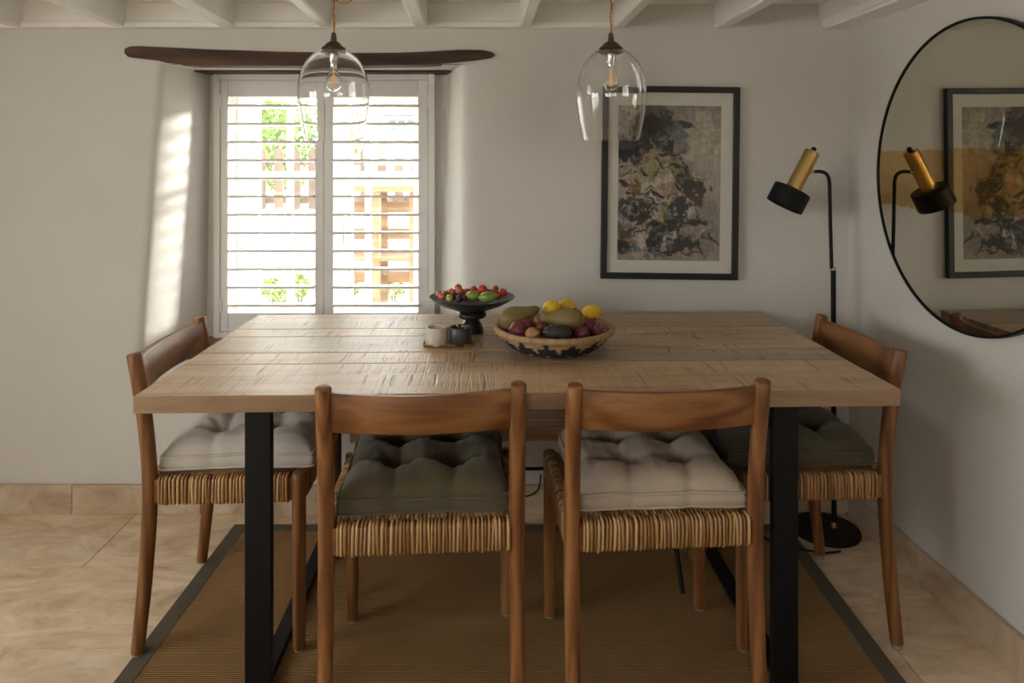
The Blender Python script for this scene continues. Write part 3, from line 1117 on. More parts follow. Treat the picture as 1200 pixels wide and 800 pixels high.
# ------------------------------------------------------------------ bench behind the table
bn = thing('bench', 'wooden bench with thin black metal legs pushed under the table by the wall', 'bench', (0.02, 2.415, 0), math.radians(1.7))
MB().box2((-0.53, -0.165, 0.425), (0.52, 0.0, 0.470), 0.003).build('seat_plank', 'bench_wood', bn)
MB().box2((-0.53, 0.001, 0.425), (0.52, 0.165, 0.470), 0.003).build('seat_plank', 'bench_wood', bn)
for sx in (-1, 1):
    for sy in (-1, 1):
        zf = RUG_Z
        MB().tube([(0.455 if sx > 0 else -0.50, sy * 0.12, 0.425), (0.482 if sx > 0 else -0.506, sy * (0.13 if sy > 0 else 0.285), zf + 0.004)], 0.007, 8).build('leg', 'black_metal', bn, True, 50)
MB().tube([(-0.503, 0.125, 0.215), (0.468, 0.125, 0.215)], 0.006, 8).build('stretcher', 'black_metal', bn, True, 50)

# ------------------------------------------------------------------ pendants


def pendant(label, px, y, loop):
    cx = (px - 600) / F_PX * y
    zb = CAM_Z + (HOR - 164.5) / F_PX * y
    k = y / F_PX                                   # metres per photo pixel at this distance
    t = thing('pendant_lamp', label, 'pendant lamp', (cx, y, zb))
    outer = [(33.0, 0), (34.5, 6), (37.5, 22), (40.2, 40), (41.2, 52), (40.6, 64), (37.8, 78), (33.0, 89), (26, 98), (18, 104), (11, 107)]
    out = [(r * k, z * k) for r, z in outer]
    th = 0.0022
    inn = [(max(r - th, 0.004), z + (0.0 if z < 0.001 else -th * (z / (107 * k)))) for r, z in out]
    inn[0] = (out[0][0] - th, 0.0)

    def fine(p):
        o = []
        for i in range(len(p) - 1):
            a = Vector(p[max(i - 1, 0)]); b = Vector(p[i]); c = Vector(p[i + 1]); d = Vector(p[min(i + 2, len(p) - 1)])
            for q in range(4):
                u = q / 4
                v = 0.5 * ((2 * b) + (-a + c) * u + (2 * a - 5 * b + 4 * c - d) * u * u + (-a + 3 * b - 3 * c + d) * u ** 3)
                o.append((v.x, v.y))
        o.append(p[-1])
        return o
    po, pi_ = fine(out), fine(inn)
    prof = po + pi_[::-1] + [po[0]]
    MB().lathe(prof, 64).build('glass_shade', 'glass', t, True, 60)
    cap = [(0, 126), (2.4, 126), (3.2, 122), (3.6, 116.5), (6, 115), (9, 112.8), (11.2, 110), (13.2, 109), (14.2, 107), (14.2, 103), (12.6, 102), (0, 102)]
    c = MB().lathe([(r * k, z * k) for r, z in cap], 32).build('cap', 'bronze', t, True, 40)
    MB().tube([(-13 * k, 0, 104 * k), (-17.5 * k, 0, 104 * k)], 0.0022, 8).build('thumb_screw', 'bronze', c, True, 50)
    MB().lathe([(0, 102 * k), (5.2 * k, 102 * k), (5.2 * k, 92 * k), (4.2 * k, 90 * k), (4.2 * k, 86 * k), (0, 86 * k)], 24).build('lamp_holder', 'chrome', t, True, 40)
    bulb = [(4.0, 86), (4.4, 82), (6.5, 77), (8.6, 71), (9.0, 66.5), (7.6, 61.5), (4.2, 58.2), (0, 57.2)]
    bo = [(r * k, z * k) for r, z in bulb]
    bi = [(max(0, r * k - 0.0008), z * k + (0.0008 if r < 5 and z < 70 else 0)) for r, z in bulb]
    bb = MB().lathe(bo + bi[::-1] + [bo[0]], 32).build('bulb', 'glass', t, True, 60)
    f = MB()
    for dx in (-1.9, -0.6, 0.7, 1.9):
        f.tube([(dx * k, 0.3 * k, 63 * k), (dx * k * 0.8, 0, 77 * k)], 0.0009, 6)
    f.tube([(0, 0, 77 * k), (0, 0, 86 * k)], 0.002, 8)
    f.build('filament', 'filament', bb, True)
    # twisted flex
    top = CEIL - zb
    z0 = 125 * k
    n = 60
    cd = MB()
    if not loop:
        path = [Vector((0.0015 * math.sin(i * 0.35), 0, z0 + (top - z0) * i / n)) for i in range(n + 1)]
    else:
        zt = z0 + 0.110
        path = [Vector((0.0012 * math.sin(i * 0.5), 0, z0 + (zt - z0) * i / 16)) for i in range(17)]
        r = 0.029
        cz = zt + 0.004
        # hangs over a hook, drops in a loop to the side, then rises to the ceiling
        for i in range(1, 20):
            a = math.pi + math.pi * 1.15 * i / 19
            path.append(Vector((r + r * math.cos(a), 0.002 * i / 19, cz + r * math.sin(a) + 0.004)))
        last = path[-1]
        for i in range(1, 12):
            path.append(last + Vector((-0.012 * math.sin(i / 11 * 1.57), 0, (top - last.z) * i / 11)))
    if loop:
        MB().tube([(0, 0.001, top), (0, 0.001, zt + 0.020), (-0.006, 0.001, zt + 0.010), (-0.002, 0.001, zt - 0.001), (0.006, 0.001, zt + 0.001), (0.010, 0.001, zt + 0.010)], 0.0018, 8).build('cup_hook', 'bronze', t, True)
    for ph in (0, math.pi):
        cd.tube([p + Vector((0.0014 * math.cos(i * 0.9 + ph), 0.0014 * math.sin(i * 0.9 + ph), 0)) for i, p in enumerate(path)], 0.0021, 6)
    cd.build('cord', 'cord', t, True)
    MB().lathe([(0, top), (0.03, top), (0.03, top - 0.006), (0.012, top - 0.012), (0, top - 0.012)], 24).build('ceiling_rose', 'bronze', t, True, 40,
                                                                                                         loc=(0.045 if loop else 0.0, 0.0, 0))
    return t


pendant('clear glass bell pendant lamp in front of the window, its flex looped once', 391, 2.10, True)
pendant('clear glass bell pendant lamp in front of the framed picture, its flex straight', 716, 2.10, False)


# ------------------------------------------------------------------ framed abstract painting
def paint_array(w, h):
    rr = random.Random(11)
    nr = np.random.RandomState(5)
    yy, xx = np.mgrid[0:h, 0:w]
    U, V = (xx + 0.5) / w, (yy + 0.5) / h

    def smooth(sx, sy, seed):
        r = np.random.RandomState(seed)
        a = r.rand(sy + 2, sx + 2)
        gx, gy = U * sx, V * sy
        ix, iy = gx.astype(int), gy.astype(int)
        fx, fy = gx - ix, gy - iy
        fx, fy = fx * fx * (3 - 2 * fx), fy * fy * (3 - 2 * fy)
        return (a[iy, ix] * (1 - fx) + a[iy, ix + 1] * fx) * (1 - fy) + (a[iy + 1, ix] * (1 - fx) + a[iy + 1, ix + 1] * fx) * fy

    n1, n2, n3 = smooth(9, 13, 1), smooth(22, 33, 2), smooth(60, 24, 3)
    n4, n5 = smooth(70, 40, 14), smooth(30, 110, 15)
    wx = (smooth(12, 18, 4) - .5) + 0.6 * (smooth(34, 50, 6) - .5)
    wy = (smooth(12, 18, 7) - .5) + 0.6 * (smooth(34, 50, 8) - .5)
    img = np.zeros((h, w, 3))
    base = np.array([122, 113, 106.])
    img[:] = base
    img += ((smooth(4, 6, 9) - 0.5) * 34)[..., None]
    img += ((n3 - 0.5) * 12)[..., None]

    def blob(cx, cy, rx, ry, ang, col, edge=0.55, op=0.93, warp=1.0):
        cx, cy = (cx - 12) / 508, (cy - 15) / 765
        rx, ry = rx / 508, ry / 508
        a = math.radians(ang)
        dx = (U - cx) + wx * 0.07 * warp
        dy = ((V - cy) + wy * 0.05 * warp) * 765 / 508
        p = (dx * math.cos(a) + dy * math.sin(a)) / rx
        q = (-dx * math.sin(a) + dy * math.cos(a)) / ry
        d = np.sqrt(p * p + q * q) + (n2 - .5) * 0.5 + (n1 - .5) * 0.3 + (n4 - .5) * 0.55 + (n5 - .5) * 0.4
        al = np.clip((1 - d) / edge + 0.5, 0, 1) * op
        streak = (np.sin(q * 9 + n2 * 7 + cx * 40) * 7 + (n3 - .5) * 16)
        c = np.array(col, float) + streak[..., None] * (0.35 + np.mean(col) / 160)
        img[:] = img * (1 - al[..., None]) + c * al[..., None]

    for b in [
        (420, 170, 130, 120, 0, (138, 128, 119), 0.8, 0.8), (70, 90, 110, 90, 0, (112, 108, 104), 0.6),
        (90, 40, 80, 30, 0, (128, 122, 116), 0.5), (190, 110, 90, 60, 0, (30, 26, 26)), (215, 60, 90, 30, -10, (62, 58, 62)),
        (170, 45, 60, 22, 20, (84, 82, 86)), (190, 95, 40, 14, 10, (58, 34, 28)), (255, 75, 22, 14, 0, (92, 48, 34)),
        (320, 45, 60, 30, 20, (112, 106, 104)), (250, 120, 30, 50, 10, (24, 22, 23)), (310, 150, 60, 40, 25, (84, 86, 92)),
        (350, 115, 34, 12, 12, (50, 52, 58)), (330, 200, 40, 40, 30, (92, 92, 94)), (50, 240, 60, 60, 0, (38, 38, 42)),
        (60, 210, 45, 16, -15, (66, 70, 78)), (60, 275, 44, 20, 10, (30, 30, 34)), (175, 210, 75, 55, 0, (62, 59, 56)),
        (110, 260, 12, 90, 2, (22, 20, 20)), (258, 215, 18, 45, 5, (14, 13, 13)), (140, 290, 24, 50, 0, (52, 49, 46)),
        (300, 235, 20, 40, 10, (116, 92, 82)), (185, 215, 7, 26, 20, (120, 116, 112)), (235, 200, 30, 5, -40, (112, 100, 92)),
        (60, 340, 70, 40, 10, (128, 118, 104)), (180, 290, 55, 45, -20, (132, 120, 96)), (230, 270, 35, 26, 30, (118, 108, 86)),
        (200, 340, 80, 30, 10, (122, 112, 84)), (280, 320, 30, 40, 0, (112, 98, 70)), (60, 400, 80, 45, -10, (134, 122, 112)),
        (170, 410, 46, 26, -10, (146, 134, 118)), (110, 430, 34, 40, 10, (100, 80, 52)), (240, 390, 50, 36, 20, (142, 130, 118)),
        (265, 430, 34, 24, -30, (132, 104, 94)), (340, 370, 50, 40, 0, (92, 76, 68)), (430, 378, 34, 10, -8, (96, 74, 62)),
        (380, 420, 60, 30, 10, (54, 36, 30)), (395, 470, 46, 36, 20, (74, 48, 40)), (430, 350, 50, 26, 0, (128, 116, 106)),
        (190, 450, 70, 14, 0, (28, 26, 26)), (50, 490, 60, 28, -10, (62, 64, 68)), (40, 545, 46, 34, 10, (96, 98, 102)),
        (140, 540, 50, 60, 0, (56, 53, 50)), (175, 480, 24, 26, 0, (138, 132, 126)), (200, 510, 60, 22, -12, (118, 118, 120)),
        (320, 490, 40, 70, -10, (50, 52, 56)), (320, 440, 26, 20, 40, (128, 124, 122)), (268, 530, 26, 60, 3, (118, 104, 66)),
        (335, 540, 20, 60, -5, (24, 24, 26)), (365, 520, 22, 40, -20, (132, 130, 128)), (400, 585, 60, 18, 12, (14, 14, 16)),
        (450, 540, 60, 34, -10, (108, 106, 104)), (170, 590, 60, 20, -20, (96, 70, 60)), (100, 560, 12, 60, 3, (18, 17, 17)),
        (270, 600, 80, 40, 0, (24, 20, 20)), (300, 590, 40, 16, 30, (86, 92, 98)), (200, 610, 50, 40, 0, (32, 28, 27)),
        (60, 600, 60, 24, 0, (116, 112, 108)), (50, 650, 60, 40, 10, (82, 72, 48)), (90, 630, 24, 12, -20, (128, 100, 88)),
        (380, 640, 60, 36, 20, (112, 104, 96)), (450, 660, 40, 14, 25, (96, 66, 54)), (440, 620, 60, 20, 0, (118, 108, 98)),
        (140, 690, 34, 34, 0, (140, 132, 124)), (110, 720, 40, 24, 20, (92, 98, 106)), (200, 690, 40, 50, 0, (30, 28, 29)),
        (330, 690, 70, 36, 0, (18, 17, 18)), (260, 730, 90, 16, -8, (16, 15, 16)), (50, 720, 40, 30, 0, (34, 32, 34)),
        (40, 760, 60, 26, 0, (124, 116, 108)), (200, 760, 60, 18, 0, (84, 84, 88)), (290, 765, 60, 16, 0, (110, 106, 102)),
        (400, 740, 50, 10, -5, (88, 56, 46)), (440, 720, 60, 24, 0, (112, 103, 96)), (250, 650, 70, 12, -15, (84, 90, 96)),
        (300, 620, 30, 30, 0, (34, 26, 24)),
    ]:
        blob(*b)
    # short dabs picked from the local palette
    pal = [(146, 138, 128), (26, 24, 25), (88, 94, 102), (122, 108, 76), (74, 50, 42), (128, 124, 122), (44, 44, 48), (116, 96, 86)]
    for _ in range(260):
        cx, cy = rr.gauss(190, 120), rr.uniform(250, 770)
        if cx > 400 and cy < 480:
            continue
        c = rr.choice(pal)
        blob(cx, cy, rr.uniform(8, 34), rr.uniform(3, 9), rr.uniform(-70, 70), c, 0.5, rr.uniform(0.5, 0.95), 0.6)
    g_ = img.mean(axis=2, keepdims=True)
    img = g_ + (img - g_) * 0.8
    img = (img - 95) * 1.42 + 84
    return np.clip(img, 5, 190)


def picture():
    yb = YB - 0.003
    c = at_y(784.2, 214, yb)
    W, H = 0.506, 0.711
    t = thing('framed_picture', 'abstract painting in cream mat and slim black frame on the wall', 'picture', (c.x, yb, c.z), rot=(0, math.radians(0.7), 0))
    fw, dp = 0.0225, 0.024
    fr = MB()
    for (a, b) in (((-W / 2, -H / 2), (-W / 2 + fw, H / 2)), ((W / 2 - fw, -H / 2), (W / 2, H / 2)),
                   ((-W / 2 + fw, -H / 2), (W / 2 - fw, -H / 2 + fw)), ((-W / 2 + fw, H / 2 - fw), (W / 2 - fw, H / 2))):
        fr.box2((a[0], -dp, a[1]), (b[0], -0.001, b[1]), 0.0012)
    fr.build('frame', 'black_frame', t)
    aw, ah = 0.379, 0.573
    ax, az = -0.002, -0.001
    # mat board with window
    x0, x1, z0, z1 = -W / 2 + fw - .001, W / 2 - fw + .001, -H / 2 + fw - .001, H / 2 - fw + .001
    mt = MB()
    a0, a1, c0, c1 = ax - aw / 2, ax + aw / 2, az - ah / 2, az + ah / 2
    mt.box2((x0, -0.012, z0), (a0, -0.009, z1)).box2((a1, -0.012, z0), (x1, -0.009, z1))
    mt.box2((a0, -0.012, z0), (a1, -0.009, c0)).box2((a0, -0.012, c1), (a1, -0.009, z1))
    mt.build('mat_board', 'mat_board', t)
    w, h = 170, 256
    img = paint_array(w, h)
    s = img / 255.0
    linr = np.where(s <= 0.04045, s / 12.92, ((s + 0.055) / 1.055) ** 2.4) * 1.75
    rows = [[(a0 - .002 + (aw + .004) * i / (w - 1), -0.0085, c1 + .002 - (ah + .004) * j / (h - 1)) for i in range(w)] for j in range(h)]
    me = MB().sheet(rows).mesh('painting', None)
    ca = me.color_attributes.new('paint', 'FLOAT_COLOR', 'POINT')
    arr = np.ones((h * w, 4), dtype=np.float32)
    arr[:, :3] = np.clip(linr.reshape(-1, 3), 0, 1)
    ca.data.foreach_set('color', arr.ravel())
    m = Mat('painted_print')
    at = m.n('ShaderNodeAttribute', attribute_name='paint')
    f = m.noise(m.coords(), 160, 3)
    m.put('Base Color', m.mix(m.math('MULTIPLY', f, 0.25), at.outputs['Color'], m.hsv(at.outputs['Color'], 0.5, 1, 0.75))).put('Roughness', 0.7)
    me.materials.append(m.m)
    link('painting', me, t)
    MB().box2((x0, -0.0165, z0), (x1, -0.0150, z1)).build('glazing', 'pane', t)


picture()

# ------------------------------------------------------------------ round mirror on the right wall
my = 2.000
nrm = Vector((-1, -RW, 0)).normalized()
mr = thing('round_mirror', 'large round mirror with thin black rim and gold-leaf band on the wall', 'mirror',
           Vector((xr(my), my, 1.2595)) + nrm * 0.012, rot=(0, 0, math.atan2(nrm.y, nrm.x)))
RM = 0.435
toX = Matrix.Rotation(math.pi / 2, 4, 'Y')
MB().lathe([(0, 0.010), (RM - 0.004, 0.010), (RM - 0.004, 0.004), (0, 0.004)], 96, toX).build('mirror_glass', 'mirror', mr, False)
MB().lathe([(RM - 0.0035, -0.006), (RM + 0.003, -0.006), (RM + 0.003, 0.0135), (RM - 0.0035, 0.0135), (RM - 0.0035, -0.006)], 96, toX).build('rim', 'black_metal', mr, True, 40)

# ------------------------------------------------------------------ floor lamp
LY = 2.530
lx = (977.5 - 600) / F_PX * LY
lm = thing('floor_lamp', 'black floor lamp with brass tube head and drum shade in the corner', 'floor lamp', (lx - 0.03, LY, 0))
MB().lathe([(0, 0), (0.113, 0), (0.115, 0.004), (0.115, 0.010), (0.112, 0.014), (0, 0.014)], 64).build('base', 'black_metal', lm, True, 40)
q = 0.03
MB().lathe([(0, 0.014), (0.011, 0.014), (0.011, 0.022), (0.008, 0.034), (0.0, 0.034)], 24, Matrix.Translation((q, 0, 0))).build('collar', 'brass', lm, True, 40)
zr = CAM_Z + (HOR - 315) / F_PX * LY
lpole = MB().tube([(q, 0, 0.03), (q - 0.003, 0, zr)], 0.0085, 16).build('lower_pole', 'black_metal', lm, True, 50)
MB().lathe([(0.0065, -0.004), (0.009, -0.004), (0.009, 0.004), (0.0065, 0.004), (0.0065, -0.004)], 24, Matrix.Translation((q - 0.003, 0, zr))).build('brass_ring', 'brass', lm, True, 40)


def lp(px, py):
    v = at_y(px, py, LY)
    return Vector((v.x - (lx - 0.03), 0, v.z))


P = [lp(974.6, 315), lp(973, 260), lp(972.2, 215)]
cor = lp(971.5, 201)
P += [Vector(p3) for p3 in [(1 - t) ** 2 * lp(972, 213) + 2 * t * (1 - t) * cor + t * t * lp(960, 200.8) for t in (0.25, 0.5, 0.75, 1.0)]]
P += [lp(954, 201.3)]
MB().tube(P, 0.0062, 14).build('upper_pole', 'black_metal', lm, True, 60)
MB().tube([lp(955, 201.2), lp(946, 203)], [0.0058, 0.0058], 14).build('joint', 'brass', lm, True, 60)
h0, h1 = lp(952.2, 177.5), lp(929, 222)
axis = (h0 - h1).normalized()
rotq = axis.to_track_quat('Z', 'Y').to_matrix().to_4x4()
hl = (h0 - h1).length
hm = Matrix.Translation(h1) @ rotq
hd = MB().lathe([(0, -0.02), (0.0265, -0.02), (0.0265, hl - 0.002), (0.0245, hl), (0, hl)], 40, hm).build('brass_head', 'brass', lm, True, 40)
MB().lathe([(0, hl), (0.0085, hl), (0.0085, hl + 0.014), (0.0065, hl + 0.016), (0, hl + 0.016)], 20, hm).build('switch_knob', 'black_metal', hd, True, 40)
dr = 0.0645
MB().lathe([(0.026, 0.0), (dr - 0.002, 0.0), (dr, -0.002), (dr, -0.066), (dr - 0.002, -0.066), (dr - 0.002, -0.004), (0.026, -0.004), (0.026, 0)], 56, hm).build('drum_shade', 'black_metal', lm, True, 40)
# its flex, on the floor, and a thin cable low on the back wall
cp = [at_z(x, y, 0.004) + Vector((0, 0, 0.009 if (x - 600) / F_PX * F_PX * CAM_Z / (y - HOR) < 0.995 else 0)) for x, y in ((985, 646), (965, 648), (945, 647.5), (925, 644), (905, 638), (890, 629), (880, 618), (876, 610))]
cs = []
for i in range(len(cp) - 1):
    for k in range(5):
        cs.append(cp[i].lerp(cp[i + 1], k / 5))
tag(MB().tube(cs, 0.003, 6).build('lamp_flex', 'black_metal', smooth=True), 'thin black lamp flex lying on the floor beside the lamp base', 'cable')
wp = [at_y(x, y, YB - 0.024) for x, y in ((634, 556), (633, 566), (631, 573), (626, 578), (619, 581), (610, 582), (600, 583))]
wp2 = []
for i in range(len(wp) - 1):
    for k in range(4):
        wp2.append(wp[i].lerp(wp[i + 1], k / 4))
tag(MB().tube(wp2, 0.0028, 6).build('wall_cable', 'black_metal', smooth=True), 'thin dark cable curling above the skirting behind the bench', 'cable')

# ------------------------------------------------------------------ pedestal bowl, tray, basket
M['stoneware'] = plain('black_stoneware', (0.016, 0.016, 0.017), 0.36, vary=0.2)
bp = at_z(553, 389.5, TH)
bowl_o = thing('pedestal_bowl', 'matte black pedestal bowl of tomatoes and limes on the table', 'bowl', bp)
RB, HB = 0.137, 0.114
prof = [(0, 0.002), (0.030, 0.0), (0.036, 0.002), (0.0365, 0.010), (0.034, 0.020), (0.028, 0.034), (0.019, 0.044), (0.015, 0.0465)]
MB().lathe(prof, 48).build('foot', 'stoneware', bowl_o, True, 50)
MB().lathe([(0.0, 0.0455), (0.030, 0.0455), (0.041, 0.049), (0.0465, 0.055), (0.0465, 0.060), (0.041, 0.066), (0.028, 0.071), (0.0, 0.071)], 48).build('knop', 'stoneware', bowl_o, True, 50)
dish = [(0, 0.070), (0.030, 0.070), (0.060, 0.076), (0.095, 0.089), (0.122, 0.103), (0.134, 0.1115), (RB, HB), (RB - 0.002, HB + 0.0012), (0.131, 0.1130), (0.118, 0.1055), (0.092, 0.094), (0.058, 0.0815), (0.030, 0.0765), (0, 0.076)]
MB().lathe(dish, 64).build('dish', 'stoneware', bowl_o, True, 50)


def dish_z(r):
    pts = [(0, .0765), (0.030, 0.0768), (0.058, 0.0818), (0.092, 0.0943), (0.118, 0.1058), (0.131, 0.1132), (0.2, 0.15)]
    for (a, za), (b, zb_) in zip(pts, pts[1:]):
        if r <= b:
            return za + (zb_ - za) * (r - a) / (b - a)
    return 0.15


def skin(name, c1, c2, rough=0.25, scale=30, bump=0.0, spots=None, sss=0.0):
    m = Mat(name)
    v = m.coords((1, 1, 1), 5.0)
    f = m.noise(v, scale, 4)
    c = m.mix(m.ramp(f, [(0.3, (0, 0, 0)), (0.7, (1, 1, 1))]), c1, c2)
    if spots:
        sp = m.ramp(m.noise(v, scale * 6, 3), [(0.60, (0, 0, 0)), (0.68, (1, 1, 1))])
        c = m.mix(m.math('MULTIPLY', sp, 0.5), c, spots)
    m.put('Base Color', c).put('Roughness', rough)
    if bump:
        m.bump(m.noise(v, scale * 8, 3), bump, 0.002)
    return m.m


M['tomato'] = skin('tomato_skin', (0.50, 0.035, 0.018), (0.62, 0.06, 0.03), 0.18)
M['tomato_pale'] = skin('pale_tomato_skin', (0.52, 0.10, 0.05), (0.62, 0.16, 0.08), 0.22)
M['lime'] = skin('lime_skin', (0.17, 0.26, 0.035), (0.28, 0.35, 0.07), 0.35, 12, 0.3)
M['grape_dark'] = skin('dark_grape_skin', (0.030, 0.010, 0.016), (0.06, 0.02, 0.03), 0.3)
M['grape_green'] = skin('green_grape_skin', (0.34, 0.40, 0.06), (0.42, 0.46, 0.10), 0.25)
M['lemon'] = skin('lemon_skin', (0.72, 0.43, 0.02), (0.80, 0.52, 0.04), 0.35, 14, 0.35)
M['pear'] = skin('pear_skin', (0.165, 0.13, 0.038), (0.235, 0.165, 0.06), 0.5, 16, 0.1, (0.16, 0.09, 0.035))
M['onion_red'] = skin('red_onion_skin', (0.12, 0.018, 0.03), (0.20, 0.035, 0.05), 0.3, 20)
M['onion_brown'] = skin('brown_onion_skin', (0.36, 0.18, 0.07), (0.46, 0.25, 0.11), 0.4, 20)
M['avocado'] = skin('avocado_skin', (0.016, 0.014, 0.013), (0.035, 0.03, 0.026), 0.42, 30, 0.8)
M['stem_green'] = plain('green_calyx', (0.10, 0.16, 0.03), 0.6)
M['stem_brown'] = plain('dry_stem', (0.13, 0.08, 0.04), 0.7)


def ball_prof(r, sq=1.0, n=14, dimple=0.0):
    o = []
    for i in range(n + 1):
        a = -math.pi / 2 + math.pi * i / n
        rr_, z = r * math.cos(a), r * sq * math.sin(a)
        if dimple and i > n * 0.75:
            z -= dimple * (1 - rr_ / r) ** 2
        o.append((0 if i in (0, n) else rr_, z))
    return o


def calyx(mbx, r, z):
    for k in range(5):
        a = 2 * math.pi * k / 5
        d = Vector((math.cos(a), math.sin(a), 0))
        mbx.tube([d * 0.0005 + Vector((0, 0, z)), d * (r * 0.35) + Vector((0, 0, z + r * 0.12)), d * (r * 0.7) + Vector((0, 0, z + r * 0.02))], [r * 0.09, r * 0.07, r * 0.01], 5)
    mbx.tube([(0, 0, z), (r * 0.06, 0, z + r * 0.28), (r * 0.2, 0, z + r * 0.48)], r * 0.055, 6)


tom_me = MB().lathe(ball_prof(1, 0.9, 16, 0.15), 28).mesh('tomato', 'tomato', True)
tom2_me = MB().lathe(ball_prof(1, 0.92, 16, 0.12), 28).mesh('tomato', 'tomato_pale', True)
cmb = MB()
calyx(cmb, 1.0, 0.74)
cal_me = cmb.mesh('calyx', 'stem_green', True)
grape_me = MB().lathe(ball_prof(1, 1.05), 24).mesh('grape', 'grape_dark', True)
grape2_me = MB().lathe(ball_prof(1, 1.05), 24).mesh('grape', 'grape_green', True)


def bowl_item(kind, cx, cy, rpx, y_off, label, cat, group, me, name, stem=True, extra=0.0, tilt=None):
    px, py = 480 + cx / 8.42, 325 + cy / 8.42
    y = bp.y + y_off
    r = rpx / 8.42 * y / F_PX
    v = at_y(px, py, y)
    rad = math.hypot(v.x - bp.x, y_off)
    need = bp.z + dish_z(rad) + r * 0.93
    z = max(v.z, need - 0.001) if not extra else v.z
    if not extra and v.z > need + 0.004:
        z = v.z
    rr = random.Random(int(cx * 13 + cy))
    o = link(name, me, None, (v.x, y, z), tilt or (rr.uniform(-0.5, 0.3), rr.uniform(-0.4, 0.4), rr.uniform(0, 6)))
    o.scale = (r, r, r)
    tag(o, label, cat, group)
    if stem:
        c = link('calyx', cal_me, o)
    return o


G1 = 'cherry tomatoes in the pedestal bowl'
LT = 'ripe red cherry tomato in the black pedestal bowl'
LP_ = 'paler orange-red cherry tomato in the black pedestal bowl'
for (cx, cy, r, yo, pale) in [(290, 165, 31, -0.005, 1), (345, 158, 28, 0.030, 1), (320, 192, 37, -0.050, 1), (412, 146, 40, 0.03, 1), (480, 100, 38, 0.065, 0),
                              (492, 132, 40, 0.02, 1), (548, 145, 32, 0.045, 1), (635, 118, 36, 0.06, 0), (720, 122, 52, 0.028, 0), (850, 108, 32, 0.06, 0),
                              (833, 143, 32, 0.015, 0), (918, 152, 45, -0.012, 0), (872, 190, 32, -0.03, 0), (585, 135, 28, 0.075, 0)]:
    bowl_item('t', cx, cy, r, yo, 'largest ripe red tomato, right behind the limes in the pedestal bowl' if r > 50 else ('big ripe tomato beside the bowl rim past the larger lime' if r == 45 else (LP_ if pale else LT)), 'tomato', G1, tom2_me if pale else tom_me, 'cherry_tomato')
for (cx, cy, r, yo, gl) in [(440, 180, 37, -0.035, 'dark grape directly beside the green grape in the pedestal bowl'), (490, 210, 37, -0.068, 'dark grape between two other dark grapes in the pedestal bowl'), (545, 209, 25, -0.066, 'dark grape touching the smaller lime in the pedestal bowl')]:
    bowl_item('g', cx, cy, r, yo, gl, 'grape', 'dark grapes in the pedestal bowl', grape_me, 'grape', False)
bowl_item('g', 394, 206, 37, -0.068, 'single green grape in the black pedestal bowl', 'grape', None, grape2_me, 'grape', False)


def lime_prof(L, R):
    return [(0, -L), (R * 0.16, -L * 0.99), (R * 0.26, -L * 0.93), (R * 0.55, -L * 0.78), (R * 0.86, -L * 0.45), (R, 0), (R * 0.9, L * 0.42), (R * 0.62, L * 0.74), (R * 0.32, L * 0.92), (R * 0.17, L * 1.02), (R * 0.08, L * 1.05), (0, L * 1.05)]


for i, (cx, cy, yo, L, R, rz, lab) in enumerate([(622, 182, -0.045, 0.0255, 0.0175, 0.4, 'green lime next to the dark grapes in the pedestal bowl'),
                                                 (776, 192, -0.055, 0.031, 0.0185, 0.1, 'larger green lime next to the ripe tomatoes in the pedestal bowl')]):
    y = bp.y + yo
    v = at_y(480 + cx / 8.42, 325 + cy / 8.42, y)
    o = MB().lathe(lime_prof(L, R), 28, Matrix.Rotation(math.pi / 2, 4, 'Y')).build('lime', 'lime', None, True, loc=v, rot=(0.2, -0.06, rz))
    tag(o, lab, 'lime', 'limes in the pedestal bowl')
    MB().lathe([(0, 0.003), (0.002, 0.002), (0.0022, 0), (0, -0.001)], 8, Matrix.Translation((-L, 0, 0)) @ Matrix.Rotation(-math.pi / 2, 4, 'Y')).build('stem_scar', 'stem_brown', o, True)

# tray with two pots
tp = at_z(525.5, 404.5, TH)
tray = MB()
hwT, rT = 0.045, 0.031


def stadium(r, h_, n=14):
    o = []
    for k in range(n + 1):
        a = -math.pi / 2 + math.pi * k / n
        o.append((hwT + r * math.cos(a), r * math.sin(a), h_))
    for k in range(n + 1):
        a = math.pi / 2 + math.pi * k / n
        o.append((-hwT + r * math.cos(a), r * math.sin(a), h_))
    return o


loops = [stadium(rT - 0.002, 0.0), stadium(rT, 0.002), stadium(rT + 0.001, 0.009), stadium(rT - 0.001, 0.009), stadium(rT - 0.002, 0.003)]
n = len(loops[0])
vs = [p for l in loops for p in l]
fs = [(i * n + k, i * n + (k + 1) % n, (i + 1) * n + (k + 1) % n, (i + 1) * n + k) for i in range(4) for k in range(n)]
fs += [tuple(range(n))[::-1], tuple(4 * n + k for k in range(n))]
tag(tray.add(vs, fs).build('oval_tray', 'brass', None, True, 40, loc=tp + Vector((0, 0, 0.0004)), rot=(0, 0, 0.02)), 'small oval brass tray under two stone pots on the table', 'tray')


def stone(name, c1, c2, sc=10, rough=0.4):
    m = Mat(name)
    f = m.noise(m.coords(), sc, 5, 0.65, 1.0)
    m.put('Base Color', m.ramp(f, [(0.35, c1), (0.65, c2)])).put('Roughness', rough)
    return m.m


